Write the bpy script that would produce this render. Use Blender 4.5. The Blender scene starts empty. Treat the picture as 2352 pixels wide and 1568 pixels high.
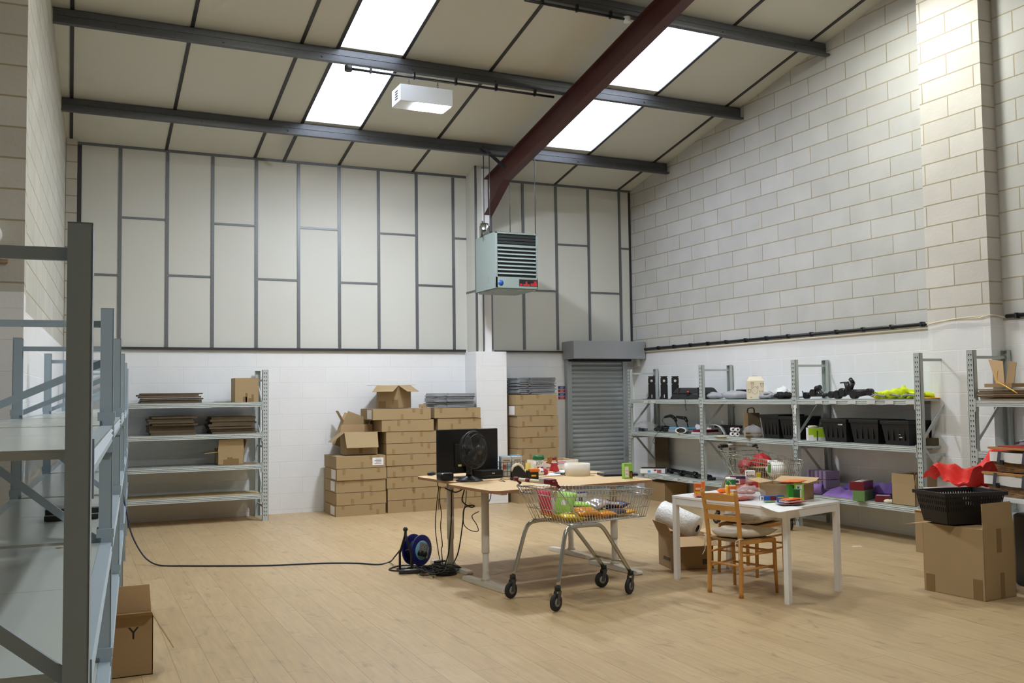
import bpy, bmesh, math, random
from mathutils import Vector, Matrix
random.seed(7)
PI = math.pi
SC = bpy.context.scene
COL = SC.collection

# ------------------------------------------------------------------ camera
CAM = Vector((0, 0, 1.64))
FPX, YAW, PITCH, ROLL = 2209.13722, 0.430222673, 0.0552525946, -0.0131193137
_f = Vector((math.sin(YAW)*math.cos(PITCH), math.cos(YAW)*math.cos(PITCH), math.sin(PITCH)))
_r0 = Vector((math.cos(YAW), -math.sin(YAW), 0)); _u0 = _r0.cross(_f)
_r = math.cos(ROLL)*_r0 + math.sin(ROLL)*_u0
_u = -math.sin(ROLL)*_r0 + math.cos(ROLL)*_u0
cd = bpy.data.cameras.new('camera'); cam = bpy.data.objects.new('camera', cd); COL.objects.link(cam)
cd.sensor_width = 36; cd.sensor_fit = 'HORIZONTAL'; cd.lens = FPX*36/2352; cd.clip_start = 0.05; cd.clip_end = 200
m = Matrix((_r, _u, -_f)).transposed().to_4x4(); m.translation = CAM
cam.matrix_world = m
SC.camera = cam

def at(px, py, x=None, y=None, z=None, roof=None):
    """the place in the room seen at a point of the photograph, on a given plane"""
    d = _f + _r*((px-1176)/FPX) - _u*((py-784)/FPX)
    if x is not None: t = (x-CAM.x)/d.x
    elif y is not None: t = (y-CAM.y)/d.y
    elif z is not None: t = (z-CAM.z)/d.z
    else: t = (5.07-roof+.2*13.88-CAM.z)/(d.z+.2*d.y)
    return CAM + d*t
def roofz(y): return 5.07 + .2*(13.88-y)

# ------------------------------------------------------------------ materials
def lin(c):
    return tuple((v/255/12.92 if v/255 <= .04045 else ((v/255+.055)/1.055)**2.4) for v in c)
class NT:
    def __init__(s, name):
        s.m = bpy.data.materials.new(name); s.m.use_nodes = True
        s.t = s.m.node_tree; s.b = s.t.nodes['Principled BSDF']
    def n(s, typ, **kw):
        nd = s.t.nodes.new(typ)
        for k, v in kw.items():
            if k in nd.inputs: nd.inputs[k].default_value = v
            else: setattr(nd, k, v)
        return nd
    def l(s, a, b): s.t.links.new(a, b)
def mat(name, rgb, rough=.6, metal=0, var=0, scale=8, stretch=None, bump=0, bscale=60, spec=None, trans=0, emit=0, alpha=None, coat=0):
    N = NT(name); c = lin(rgb) + (1,)
    b = N.b
    b.inputs['Base Color'].default_value = c; b.inputs['Roughness'].default_value = rough
    b.inputs['Metallic'].default_value = metal
    if spec is not None: b.inputs['Specular IOR Level'].default_value = spec
    if trans: b.inputs['Transmission Weight'].default_value = trans
    if coat: b.inputs['Coat Weight'].default_value = coat
    if alpha is not None: b.inputs['Alpha'].default_value = alpha
    if emit:
        b.inputs['Emission Color'].default_value = c; b.inputs['Emission Strength'].default_value = emit
    if var or bump:
        tc = N.n('ShaderNodeTexCoord'); mp = N.n('ShaderNodeMapping')
        N.l(tc.outputs['Object'], mp.inputs['Vector'])
        if stretch: mp.inputs['Scale'].default_value = stretch
    if var:
        nz = N.n('ShaderNodeTexNoise', Scale=scale, Detail=5.0)
        N.l(mp.outputs[0], nz.inputs['Vector'])
        mx = N.n('ShaderNodeMix', data_type='RGBA')
        lo = tuple(v*(1-var) for v in c[:3])+(1,); hi = tuple(min(1, v*(1+var)) for v in c[:3])+(1,)
        mx.inputs[6].default_value = lo; mx.inputs[7].default_value = hi
        N.l(nz.outputs['Fac'], mx.inputs[0]); N.l(mx.outputs[2], b.inputs['Base Color'])
    if bump:
        nb = N.n('ShaderNodeTexNoise', Scale=bscale, Detail=4.0); N.l(mp.outputs[0], nb.inputs['Vector'])
        bp = N.n('ShaderNodeBump', Strength=bump, Distance=.01)
        N.l(nb.outputs['Fac'], bp.inputs['Height']); N.l(bp.outputs[0], b.inputs['Normal'])
    return N.m
def block_mat(name, ax, c1, c2, mortar, off=(0, 0), w=.657, h=.225, ms=.008, rough=.85, bump=.5, stain=.06, sub=False):
    """blockwork in running bond; ax says which object axis runs along the wall"""
    N = NT(name); N.b.inputs['Roughness'].default_value = rough; N.b.inputs['Specular IOR Level'].default_value = .3
    tc = N.n('ShaderNodeTexCoord'); sp = N.n('ShaderNodeSeparateXYZ'); cb = N.n('ShaderNodeCombineXYZ')
    N.l(tc.outputs['Object'], sp.inputs[0])
    N.l(sp.outputs[ax], cb.inputs[0]); N.l(sp.outputs['Z'], cb.inputs[1])
    mp = N.n('ShaderNodeMapping'); mp.inputs['Location'].default_value = (off[0], off[1], 0)
    N.l(cb.outputs[0], mp.inputs['Vector'])
    br = N.n('ShaderNodeTexBrick', Scale=1.0, **{'Mortar Size': ms, 'Mortar Smooth': .4, 'Brick Width': w, 'Row Height': h, 'Bias': 0.0})
    br.offset = .5; br.inputs['Color1'].default_value = lin(c1)+(1,); br.inputs['Color2'].default_value = lin(c2)+(1,)
    br.inputs['Mortar'].default_value = lin(mortar)+(1,)
    N.l(mp.outputs[0], br.inputs['Vector'])
    nz = N.n('ShaderNodeTexNoise', Scale=2.2, Detail=6.0); N.l(tc.outputs['Object'], nz.inputs['Vector'])
    mr = N.n('ShaderNodeMapRange'); N.l(nz.outputs['Fac'], mr.inputs['Value'])
    mr.inputs['From Min'].default_value = .3; mr.inputs['From Max'].default_value = .7
    mr.inputs['To Min'].default_value = 1-stain; mr.inputs['To Max'].default_value = 1+stain
    mu = N.n('ShaderNodeVectorMath', operation='SCALE'); N.l(br.outputs['Color'], mu.inputs[0]); N.l(mr.outputs[0], mu.inputs['Scale'])
    N.l(mu.outputs[0], N.b.inputs['Base Color'])
    # fine sawn texture on the block faces plus recessed joints
    wv = N.n('ShaderNodeTexNoise', Scale=30.0, Detail=3.0); N.l(mp.outputs[0], wv.inputs['Vector'])
    ad = N.n('ShaderNodeMath', operation='MULTIPLY_ADD'); N.l(br.outputs['Fac'], ad.inputs[0]); ad.inputs[1].default_value = -1.0
    sc_ = N.n('ShaderNodeMath', operation='MULTIPLY'); N.l(wv.outputs['Fac'], sc_.inputs[0]); sc_.inputs[1].default_value = .25
    N.l(sc_.outputs[0], ad.inputs[2])
    bp = N.n('ShaderNodeBump', Strength=bump, Distance=.012); N.l(ad.outputs[0], bp.inputs['Height'])
    N.l(bp.outputs[0], N.b.inputs['Normal'])
    return N.m
def floor_mat():
    N = NT('oak_laminate')
    tc = N.n('ShaderNodeTexCoord'); mp = N.n('ShaderNodeMapping'); mp.inputs['Rotation'].default_value = (0, 0, PI/2)
    N.l(tc.outputs['Object'], mp.inputs['Vector'])
    br = N.n('ShaderNodeTexBrick', Scale=1.0, **{'Mortar Size': .0016, 'Mortar Smooth': .1, 'Brick Width': 1.35, 'Row Height': .2, 'Bias': 0.0})
    br.offset = .37; br.inputs['Color1'].default_value = lin((197, 172, 132))+(1,); br.inputs['Color2'].default_value = lin((188, 162, 122))+(1,)
    br.inputs['Mortar'].default_value = lin((142, 116, 84))+(1,)
    N.l(mp.outputs[0], br.inputs['Vector'])
    m2 = N.n('ShaderNodeMapping'); m2.inputs['Scale'].default_value = (14, 1.1, 1); N.l(tc.outputs['Object'], m2.inputs['Vector'])
    g = N.n('ShaderNodeTexNoise', Scale=2.0, Detail=8.0, Roughness=.65); N.l(m2.outputs[0], g.inputs['Vector'])
    r1 = N.n('ShaderNodeMapRange'); N.l(g.outputs['Fac'], r1.inputs['Value'])
    for k, v in (('From Min', .28), ('From Max', .72), ('To Min', .80), ('To Max', 1.12)): r1.inputs[k].default_value = v
    m3 = N.n('ShaderNodeMapping'); m3.inputs['Scale'].default_value = (9, 3.2, 1); N.l(tc.outputs['Object'], m3.inputs['Vector'])
    kn = N.n('ShaderNodeTexNoise', Scale=1.3, Detail=2.0, Distortion=.6); N.l(m3.outputs[0], kn.inputs['Vector'])
    r2 = N.n('ShaderNodeMapRange'); N.l(kn.outputs['Fac'], r2.inputs['Value'])
    for k, v in (('From Min', .60), ('From Max', .76), ('To Min', 1.0), ('To Max', .72)): r2.inputs[k].default_value = v
    mu = N.n('ShaderNodeMath', operation='MULTIPLY'); N.l(r1.outputs[0], mu.inputs[0]); N.l(r2.outputs[0], mu.inputs[1])
    vm = N.n('ShaderNodeVectorMath', operation='SCALE'); N.l(br.outputs['Color'], vm.inputs[0]); N.l(mu.outputs[0], vm.inputs['Scale'])
    N.l(vm.outputs[0], N.b.inputs['Base Color'])
    rr = N.n('ShaderNodeMapRange'); N.l(g.outputs['Fac'], rr.inputs['Value'])
    for k, v in (('To Min', .34), ('To Max', .52)): rr.inputs[k].default_value = v
    N.l(rr.outputs[0], N.b.inputs['Roughness'])
    bp = N.n('ShaderNodeBump', Strength=.12, Distance=.004); N.l(br.outputs['Fac'], bp.inputs['Height']); bp.invert = True
    N.l(bp.outputs[0], N.b.inputs['Normal'])
    return N.m
def wicker_mat():
    N = NT('wicker'); N.b.inputs['Roughness'].default_value = .6
    tc = N.n('ShaderNodeTexCoord'); mp = N.n('ShaderNodeMapping'); N.l(tc.outputs['Object'], mp.inputs['Vector'])
    sp = N.n('ShaderNodeSeparateXYZ'); N.l(mp.outputs[0], sp.inputs[0])
    ax = N.n('ShaderNodeMath', operation='ADD'); N.l(sp.outputs[0], ax.inputs[0]); N.l(sp.outputs[1], ax.inputs[1])
    cb = N.n('ShaderNodeCombineXYZ'); N.l(ax.outputs[0], cb.inputs[0]); N.l(sp.outputs[2], cb.inputs[1])
    br = N.n('ShaderNodeTexBrick', Scale=1.0, **{'Mortar Size': .0016, 'Mortar Smooth': 1.0, 'Brick Width': .042, 'Row Height': .0078, 'Bias': 0.0})
    br.inputs['Color1'].default_value = lin((192, 146, 92))+(1,); br.inputs['Color2'].default_value = lin((122, 84, 48))+(1,)
    br.inputs['Mortar'].default_value = lin((84, 55, 32))+(1,)
    nz = N.n('ShaderNodeTexNoise', Scale=22.0, Detail=2.0); N.l(tc.outputs['Object'], nz.inputs['Vector'])
    md = N.n('ShaderNodeVectorMath', operation='MULTIPLY_ADD'); N.l(nz.outputs['Color'], md.inputs[0]); md.inputs[1].default_value = (.012, .009, 0); N.l(cb.outputs[0], md.inputs[2])
    N.l(md.outputs[0], br.inputs['Vector']); N.l(br.outputs['Color'], N.b.inputs['Base Color'])
    bp = N.n('ShaderNodeBump', Strength=.9, Distance=.01); bp.invert = True; N.l(br.outputs['Fac'], bp.inputs['Height']); N.l(bp.outputs[0], N.b.inputs['Normal'])
    return N.m

M = {}
M['floor'] = floor_mat()
OFFR = (13.7639, -(1.64+1.5604)+.225*20)
MORT = (166, 156, 134)
M['block_r'] = block_mat('bare_blockwork_side', 'Y', (196, 197, 196), (187, 188, 186), MORT, (-13.7639+.657*20, OFFR[1]))
M['block_x'] = block_mat('bare_blockwork_end', 'X', (190, 186, 176), (178, 173, 162), (150, 138, 112), (.2, OFFR[1]))
W1, W2, WM = (234, 236, 238), (231, 233, 235), (228, 229, 231)
M['white_r'] = block_mat('painted_blockwork_side', 'Y', W1, W2, (242, 242, 246), (-13.7639+.657*20, OFFR[1]), ms=.006, rough=.55, bump=.35, stain=.02)
M['white_x'] = block_mat('painted_blockwork_end', 'X', W1, W2, WM, (.25, OFFR[1]), ms=.005, rough=.55, bump=.35, stain=.02)
M['panel'] = mat('liner_panel', (203, 204, 197), .55, var=.035, scale=1.2)
M['ceil'] = mat('roof_liner_panel', (205, 206, 197), .6, var=.04, scale=1.0)
M['strip'] = mat('galvanised_strip', (112, 116, 120), .45, metal=.6, var=.35, scale=60)
M['strip_dark'] = mat('dark_strip', (58, 58, 60), .5, metal=.3)
M['galv'] = mat('galvanised_steel', (92, 93, 95), .40, metal=.7, var=.18, scale=30)
M['red_ox'] = mat('red_oxide_paint', (74, 38, 36), .5, var=.12, scale=6)
M['white_paint'] = mat('white_paint', (232, 232, 234), .5)
M['shutter'] = mat('shutter_steel', (172, 180, 184), .42, metal=.4, var=.08, scale=5)
M['shutter_box'] = mat('shutter_box_steel', (160, 164, 168), .45, metal=.35, var=.05, scale=3)
M['rack'] = mat('rack_grey_paint', (182, 190, 188), .42, var=.03, scale=9)
M['rack_dark'] = mat('rack_dark_grey_paint', (160, 177, 190), .45, var=.04, scale=9)
M['slot'] = mat('slot_black', (26, 27, 30), .8)
M['deck'] = mat('grey_melamine_board', (188, 196, 194), .22, var=.03, scale=3)
M['deck_steel'] = mat('shelf_steel_board', (176, 184, 182), .4, var=.04, scale=4)
M['chip'] = mat('chipboard', (190, 170, 128), .7, var=.2, scale=40)
M['card'] = mat('cardboard', (166, 143, 106), .8, var=.06, scale=5)
M['card2'] = mat('cardboard_warm', (160, 134, 98), .8, var=.06, scale=5)
M['card_in'] = mat('cardboard_inside', (196, 166, 126), .8, var=.05, scale=5)
M['card_dark'] = mat('cardboard_old', (92, 78, 58), .85, var=.25, scale=14)
M['tape'] = mat('brown_tape', (150, 124, 84), .4)
M['tape_dark'] = mat('dark_brown_tape', (134, 108, 72), .35)
M['paper'] = mat('white_paper', (242, 242, 244), .6)
M['cream'] = mat('cream_paper', (232, 222, 198), .7)
M['black'] = mat('black_plastic', (20, 20, 22), .38)
M['black_matte'] = mat('black_matte', (18, 18, 20), .75)
M['black_gloss'] = mat('black_gloss', (14, 14, 17), .2)
M['charcoal'] = mat('charcoal', (44, 46, 48), .6)
M['grey_plastic'] = mat('grey_plastic', (150, 154, 158), .5)
M['grey_board'] = mat('grey_folded_board', (134, 138, 144), .5, var=.15, scale=20)
M['chrome'] = mat('chromed_wire', (214, 216, 214), .18, metal=1.0)
M['tube_steel'] = mat('zinc_tube', (190, 190, 184), .26, metal=1.0, var=.05, scale=6)
M['rubber'] = mat('rubber', (34, 34, 36), .65)
M['birch'] = mat('birch_veneer', (222, 192, 148), .42, var=.05, scale=5, stretch=(1, 9, 1))
M['edge'] = mat('veneer_edge', (170, 128, 96), .5)
M['leg_white'] = mat('desk_leg_paint', (222, 218, 208), .42)
M['table_white'] = mat('table_white_lacquer', (240, 240, 242), .3)
M['beech'] = mat('beech_wood', (204, 148, 78), .4, var=.1, scale=6, stretch=(6, 6, 1))
M['rush'] = mat('rush_seat', (150, 122, 82), .8, var=.25, scale=50)
M['linen'] = mat('linen_cushion', (214, 204, 188), .9, bump=.3, bscale=90)
M['red'] = mat('red_card', (176, 30, 36), .45)
M['maroon'] = mat('maroon_plastic', (112, 24, 36), .35)
M['red_tissue'] = mat('red_tissue', (236, 62, 54), .6, var=.1, scale=6)
M['orange'] = mat('orange_print', (236, 110, 34), .4, var=.35, scale=22)
M['orange_plain'] = mat('orange_plain', (240, 120, 30), .4)
M['yellow'] = mat('yellow_card', (240, 206, 50), .4)
M['hivis'] = mat('hi_vis_yellow', (222, 240, 40), .75, bump=.4, bscale=25)
M['green'] = mat('green_card', (52, 150, 44), .4)
M['green_dark'] = mat('dark_green_card', (24, 104, 54), .35)
M['green_light'] = mat('light_green_card', (150, 206, 84), .45, var=.2, scale=30)
M['lime'] = mat('lime_print', (168, 208, 38), .4)
M['blue'] = mat('blue_card', (36, 84, 170), .35)
M['navy'] = mat('navy_card', (36, 40, 84), .35)
M['blue_reel'] = mat('blue_reel_plastic', (24, 34, 112), .3)
M['lightblue'] = mat('pale_blue_plastic', (120, 178, 214), .4)
M['purple'] = mat('purple_card', (146, 112, 184), .5)
M['purple_dark'] = mat('dark_purple_card', (96, 66, 138), .55)
M['purple_box'] = mat('deep_purple_print', (74, 50, 122), .4)
M['lilac'] = mat('lilac_packs', (142, 124, 158), .55)
M['pink'] = mat('pink_print', (232, 70, 110), .4)
M['gold'] = mat('gold_foil', (238, 176, 40), .28, metal=.2, var=.2, scale=18)
M['amber'] = mat('amber_foil', (230, 146, 28), .28, metal=.2, var=.25, scale=18)
M['silver_foil'] = mat('silver_foil', (216, 214, 224), .18, metal=.8, var=.15, scale=25)
M['brown_print'] = mat('brown_print', (128, 70, 56), .4, var=.4, scale=30)
M['brown_dark'] = mat('dark_brown', (64, 34, 26), .45)
M['mixed'] = mat('red_cream_print', (178, 92, 84), .35, var=.55, scale=34)
M['bubble'] = mat('bubble_wrap', (236, 238, 242), .3, bump=.7, bscale=55)
M['poly'] = mat('clear_polythene', (226, 228, 232), .12, alpha=.24, bump=.6, bscale=22)
M['tub'] = mat('tub_black', (12, 12, 13), .55)
M['sage'] = mat('sage_green_card', (104, 142, 84), .5)
M['lens_mid'] = mat('lamp_lens_mid', (244, 246, 246), .4, emit=430)
M['grey_bag'] = mat('grey_mailer_bag', (176, 176, 184), .35, bump=.3, bscale=12)
M['heater'] = mat('heater_green_grey', (140, 154, 150), .4, var=.03, scale=6)
M['heater_dark'] = mat('heater_inside', (34, 40, 44), .6)
M['cable_blue'] = mat('blue_cable', (40, 52, 74), .5)
M['wicker'] = wicker_mat()
M['cane'] = mat('cane_rim', (186, 134, 76), .5, var=.25, scale=30)
M['lining'] = mat('cotton_lining', (232, 230, 226), .9, bump=.35, bscale=14)
M['leather'] = mat('grey_leather_strap', (66, 66, 80), .5)
M['fixture'] = mat('fixture_white', (226, 230, 234), .4)
M['lens'] = mat('lamp_lens', (240, 245, 255), .4, emit=560)
M['lens_soft'] = mat('lamp_lens_soft', (246, 247, 236), .4, emit=270)
M['sky'] = mat('skylight_glazing', (226, 236, 255), .4, emit=6)
M['dial'] = mat('grey_label', (206, 206, 206), .5)
M['ink'] = mat('black_ink', (30, 30, 34), .6)
M['ink_brown'] = mat('brown_ink', (156, 132, 106), .7)
M['yellow_note'] = mat('yellow_note', (244, 232, 150), .7)
M['sign_blue'] = mat('sign_blue', (42, 68, 150), .5)
M['sign_red'] = mat('sign_red', (176, 36, 44), .5)
M['skin_doll'] = mat('doll_face', (226, 178, 144), .5)
M['glass_clear'] = mat('clear_plastic_jar', (225, 232, 236), .08, alpha=.35)

# ------------------------------------------------------------------ mesh builder
class MB:
    def __init__(s): s.v = []; s.f = []; s.fm = []; s.sm = []
    def add(s, vs, fs, mi=0, smooth=False, mx=None):
        o = len(s.v)
        s.v += [tuple(mx @ Vector(p)) if mx else tuple(p) for p in vs]
        s.f += [tuple(i+o for i in f) for f in fs]; s.fm += [mi]*len(fs); s.sm += [smooth]*len(fs)
        return s
    def box(s, lo, hi, mi=0, mx=None):
        x0, y0, z0 = lo; x1, y1, z1 = hi
        if x1 < x0: x0, x1 = x1, x0
        if y1 < y0: y0, y1 = y1, y0
        if z1 < z0: z0, z1 = z1, z0
        vs = [(x0,y0,z0),(x1,y0,z0),(x1,y1,z0),(x0,y1,z0),(x0,y0,z1),(x1,y0,z1),(x1,y1,z1),(x0,y1,z1)]
        return s.add(vs, [(0,3,2,1),(4,5,6,7),(0,1,5,4),(1,2,6,5),(2,3,7,6),(3,0,4,7)], mi, False, mx)
    def bar(s, p0, p1, w, h, mi=0, up=(0,0,1)):
        """a straight bar of rectangular section w (sideways) x h (along up)"""
        p0, p1 = Vector(p0), Vector(p1); d = (p1-p0).normalized(); u = Vector(up)
        sd = d.cross(u)
        if sd.length < 1e-5: sd = d.cross(Vector((1,0,0)))
        sd.normalize(); u = sd.cross(d).normalized()
        vs = []
        for p in (p0, p1):
            for a, b in ((-1,-1),(1,-1),(1,1),(-1,1)): vs.append(p+sd*(a*w/2)+u*(b*h/2))
        return s.add(vs, [(0,1,2,3),(4,7,6,5),(0,4,5,1),(1,5,6,2),(2,6,7,3),(3,7,4,0)], mi)
    def tube(s, pts, r, n=8, mi=0, closed=False, caps=True):
        P = [Vector(p) for p in pts]; R = r if isinstance(r, (list, tuple)) else [r]*len(P)
        t0 = (P[1]-P[0]).normalized(); a = Vector((0,0,1)) if abs(t0.z) < .9 else Vector((1,0,0))
        nrm = t0.cross(a).normalized(); vs = []; L = len(P)
        for i, p in enumerate(P):
            if closed: t = (P[(i+1)%L]-P[i-1]).normalized()
            else: t = (P[min(i+1,L-1)]-P[max(i-1,0)]).normalized()
            nrm = (nrm - t*nrm.dot(t))
            if nrm.length < 1e-6: nrm = t.cross(Vector((1,0,0)))
            nrm.normalize(); bn = t.cross(nrm)
            for k in range(n):
                q = 2*PI*k/n; vs.append(p+nrm*(math.cos(q)*R[i])+bn*(math.sin(q)*R[i]))
        fs = []
        for i in range(L if closed else L-1):
            j = (i+1) % L
            for k in range(n):
                k2 = (k+1) % n; fs.append((i*n+k, i*n+k2, j*n+k2, j*n+k))
        s.add(vs, fs, mi, n > 5)
        if caps and not closed:
            s.add(vs[:n], [tuple(range(n))[::-1]], mi); s.add(vs[-n:], [tuple(range(n))], mi)
        return s
    def cyl(s, p0, p1, r, n=16, mi=0, r2=None): return s.tube([p0, p1], [r, r if r2 is None else r2], n, mi)
    def lathe(s, prof, n=24, c=(0,0,0), mi=0, mx=None, cap=True):
        vs = []; fs = []; L = len(prof)
        for r, z in prof:
            for k in range(n):
                q = 2*PI*k/n; vs.append((c[0]+r*math.cos(q), c[1]+r*math.sin(q), c[2]+z))
        for i in range(L-1):
            for k in range(n):
                k2 = (k+1) % n; fs.append((i*n+k, i*n+k2, (i+1)*n+k2, (i+1)*n+k))
        s.add(vs, fs, mi, True, mx)
        if cap:
            if prof[0][0] > 1e-4: s.add(vs[:n], [tuple(range(n))[::-1]], mi, False, mx)
            if prof[-1][0] > 1e-4: s.add(vs[-n:], [tuple(range(n))], mi, False, mx)
        return s
    def prism(s, poly, z0, z1, mi=0, mx=None, smooth=False):
        n = len(poly)
        vs = [(x, y, z0) for x, y in poly] + [(x, y, z1) for x, y in poly]
        s.add(vs, [tuple(range(n))[::-1], tuple(range(n, 2*n))], mi, False, mx)
        s.add(vs, [(i, (i+1) % n, n+(i+1) % n, n+i) for i in range(n)], mi, smooth, mx)
        return s
    def quad(s, a, b, c, d, mi=0): return s.add([a, b, c, d], [(0,1,2,3)], mi)
    def slab(s, a, b, c, d, th, mi=0):
        """a thick sheet: four corners and a thickness along the normal"""
        a, b, c, d = map(Vector, (a, b, c, d)); n = (b-a).cross(d-a).normalized()*th
        vs = [a, b, c, d, a+n, b+n, c+n, d+n]
        return s.add(vs, [(3,2,1,0),(4,5,6,7),(0,1,5,4),(1,2,6,5),(2,3,7,6),(3,0,4,7)], mi)
    def grid(s, fn, nu, nv, mi=0, th=0, smooth=True):
        """a sheet from fn(u, v); th gives it thickness"""
        vs = [Vector(fn(i/nu, j/nv)) for j in range(nv+1) for i in range(nu+1)]
        W = nu+1; fs = [(j*W+i, j*W+i+1, (j+1)*W+i+1, (j+1)*W+i) for j in range(nv) for i in range(nu)]
        if th:
            n0 = len(vs); vs = vs + [v-Vector((0,0,th)) for v in vs]
            fs = fs + [tuple(q+n0 for q in f[::-1]) for f in fs]
            edge = [i for i in range(nu)] ; 
            for i in range(nu): fs.append((i, i+n0, i+1+n0, i+1)); k = nv*W+i; fs.append((k+1, k+1+n0, k+n0, k))
            for j in range(nv): a, b = j*W, (j+1)*W; fs.append((b, b+n0, a+n0, a)); a, b = j*W+nu, (j+1)*W+nu; fs.append((a, a+n0, b+n0, b))
        return s.add(vs, fs, mi, smooth)
    def blob(s, c, size, seed=0, amp=.18, n=12, m=8, mi=0, flat=.35, mx=None, freq=2.0):
        """a soft crumpled lump resting on z = c.z"""
        rnd = random.Random(seed); ph = [rnd.uniform(0, 6.28) for _ in range(12)]
        vs = []; fs = []
        for j in range(m+1):
            th = PI*j/m
            for i in range(n):
                p = 2*PI*i/n
                d = Vector((math.sin(th)*math.cos(p), math.sin(th)*math.sin(p), math.cos(th)))
                k = 1 + amp*(math.sin(freq*3*d.x+ph[0])*math.sin(freq*2.3*d.y+ph[1]) + .6*math.sin(freq*5*d.y+ph[2]+freq*4*d.z) + .5*math.sin(freq*7*d.x+ph[3]+2*d.z))
                q = Vector((d.x*size[0]/2*k, d.y*size[1]/2*k, d.z*size[2]/2*k))
                z = max(q.z, -size[2]/2*.8)
                vs.append((c[0]+q.x, c[1]+q.y, c[2]+z+size[2]/2*.8))
        for j in range(m):
            for i in range(n): fs.append((j*n+i, (j+1)*n+i, (j+1)*n+(i+1) % n, j*n+(i+1) % n))
        return s.add(vs, fs, mi, True, mx)
    def build(s, name, mats, parent=None, bevel=0, sub=0, loc=None, rot=None):
        me = bpy.data.meshes.new(name); me.from_pydata([tuple(v) for v in s.v], [], s.f)
        if not isinstance(mats, (list, tuple)): mats = [mats]
        for q in mats: me.materials.append(M[q] if isinstance(q, str) else q)
        me.polygons.foreach_set('material_index', s.fm); me.polygons.foreach_set('use_smooth', s.sm)
        bm = bmesh.new(); bm.from_mesh(me); bmesh.ops.remove_doubles(bm, verts=bm.verts, dist=1e-5)
        bmesh.ops.recalc_face_normals(bm, faces=bm.faces); bm.to_mesh(me); bm.free(); me.update()
        o = bpy.data.objects.new(name, me); COL.objects.link(o)
        if parent: o.parent = parent
        if loc is not None: o.location = loc
        if rot is not None: o.rotation_euler = rot if isinstance(rot, (tuple, list)) else (0, 0, rot)
        if bevel:
            b = o.modifiers.new('edge', 'BEVEL'); b.width = bevel; b.segments = 2; b.limit_method = 'ANGLE'; b.angle_limit = .6
        if sub:
            b = o.modifiers.new('smooth', 'SUBSURF'); b.levels = sub; b.render_levels = sub
        return o
def tag(o, label, cat, group=None):
    o['label'] = label; o['category'] = cat
    if group: o['group'] = group
    return o
def thing(name, label, cat, loc=(0,0,0), rot=0, group=None):
    o = bpy.data.objects.new(name, None); COL.objects.link(o); o.empty_display_size = .05
    o.location = loc; o.rotation_euler = (0, 0, rot)
    return tag(o, label, cat, group)
def struct(o, label=None):
    o['kind'] = 'structure'
    if label: o['label'] = label
    return o
def copy_tree(o, parent=None):
    c = o.copy(); COL.objects.link(c)
    if parent: c.parent = parent
    for ch in list(o.children): copy_tree(ch, c)
    return c
def curve_pts(ctrl, n=8):
    """Catmull-Rom through the control points"""
    P = [Vector(p) for p in ctrl]; P = [P[0]*2-P[1]] + P + [P[-1]*2-P[-2]]; out = []
    for i in range(1, len(P)-2):
        for k in range(n):
            t = k/n; a, b, c, d = P[i-1:i+3]
            out.append(.5*((2*b)+(c-a)*t+(2*a-5*b+4*c-d)*t*t+(3*b-a-3*c+d)*t**3))
    out.append(P[-2]); return out
def letters(txt, size, parent, loc, rot, m='ink', name='lettering', align='CENTER'):
    c = bpy.data.curves.new(name, 'FONT'); c.body = txt; c.size = size; c.extrude = .0006; c.align_x = align; c.align_y = 'CENTER'
    q = bpy.data.objects.new('lettering_curve', c); COL.objects.link(q); bpy.context.view_layer.update()
    me = bpy.data.meshes.new_from_object(q.evaluated_get(bpy.context.evaluated_depsgraph_get())); bpy.data.objects.remove(q); bpy.data.curves.remove(c)
    me.materials.clear(); me.materials.append(M[m]); o = bpy.data.objects.new(name, me); COL.objects.link(o); o.parent = parent
    o.location = loc; o.rotation_euler = rot; return o
# ================================================================== THE SETTING
XR, YB, ZW = 8.609, 13.876, 2.325
ob = MB().box((-4, -6, -.12), (9.0, 14.2, 0)).build('floor', 'floor'); struct(ob, 'pale oak laminate floor')

# right gable wall: painted blocks below, bare blocks above, following the roof slope
w = MB()
w.quad((XR, -6, 0), (XR, YB, 0), (XR, YB, ZW), (XR, -6, ZW), 0)
w.add([(XR, -6, ZW), (XR, YB, ZW), (XR, YB, roofz(YB)+.05), (XR, 4, roofz(4)+.05), (XR, -6, roofz(14)+.05)], [(0, 1, 2, 3, 4)], 1)
w.box((XR+.002, -6, 0), (XR+.2, YB, ZW), 0)
struct(w.build('wall_right', ['white_r', 'block_r']), 'tall gable wall of pale blocks, painted white below')
# pillar on the right wall
p = MB(); py1, py0, plx = 7.56, 6.78, 8.42
p.box((plx, py0, 0), (XR+.02, py1, ZW+.03), 0); p.box((plx, py0, ZW+.03), (XR+.02, py1, roofz(py1)), 1)
M['block_p'] = block_mat('bare_blockwork_pillar', 'Y', (210, 207, 202), (198, 195, 189), MORT, (-13.7639+.657*20+.33, OFFR[1]+.03))
M['white_p'] = block_mat('painted_blockwork_pillar', 'Y', W1, W2, (242, 242, 246), (-13.7639+.657*20+.33, OFFR[1]+.03), ms=.006, rough=.55, bump=.35, stain=.02)
struct(p.build('wall_pillar_right', ['white_p', 'block_p']), 'block pillar on the right wall')

# back wall: painted blocks below, liner panels above
w = MB()
w.box((-1.5, YB-.004, 0), (9.0, YB+.2, ZW), 0)
w.quad((-1.5, YB, ZW), (9, YB, ZW), (9, YB, 5.2), (-1.5, YB, 5.2), 1)
struct(w.build('wall_back', ['white_x', 'panel']), 'back wall of white blocks with liner panels above')
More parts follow.
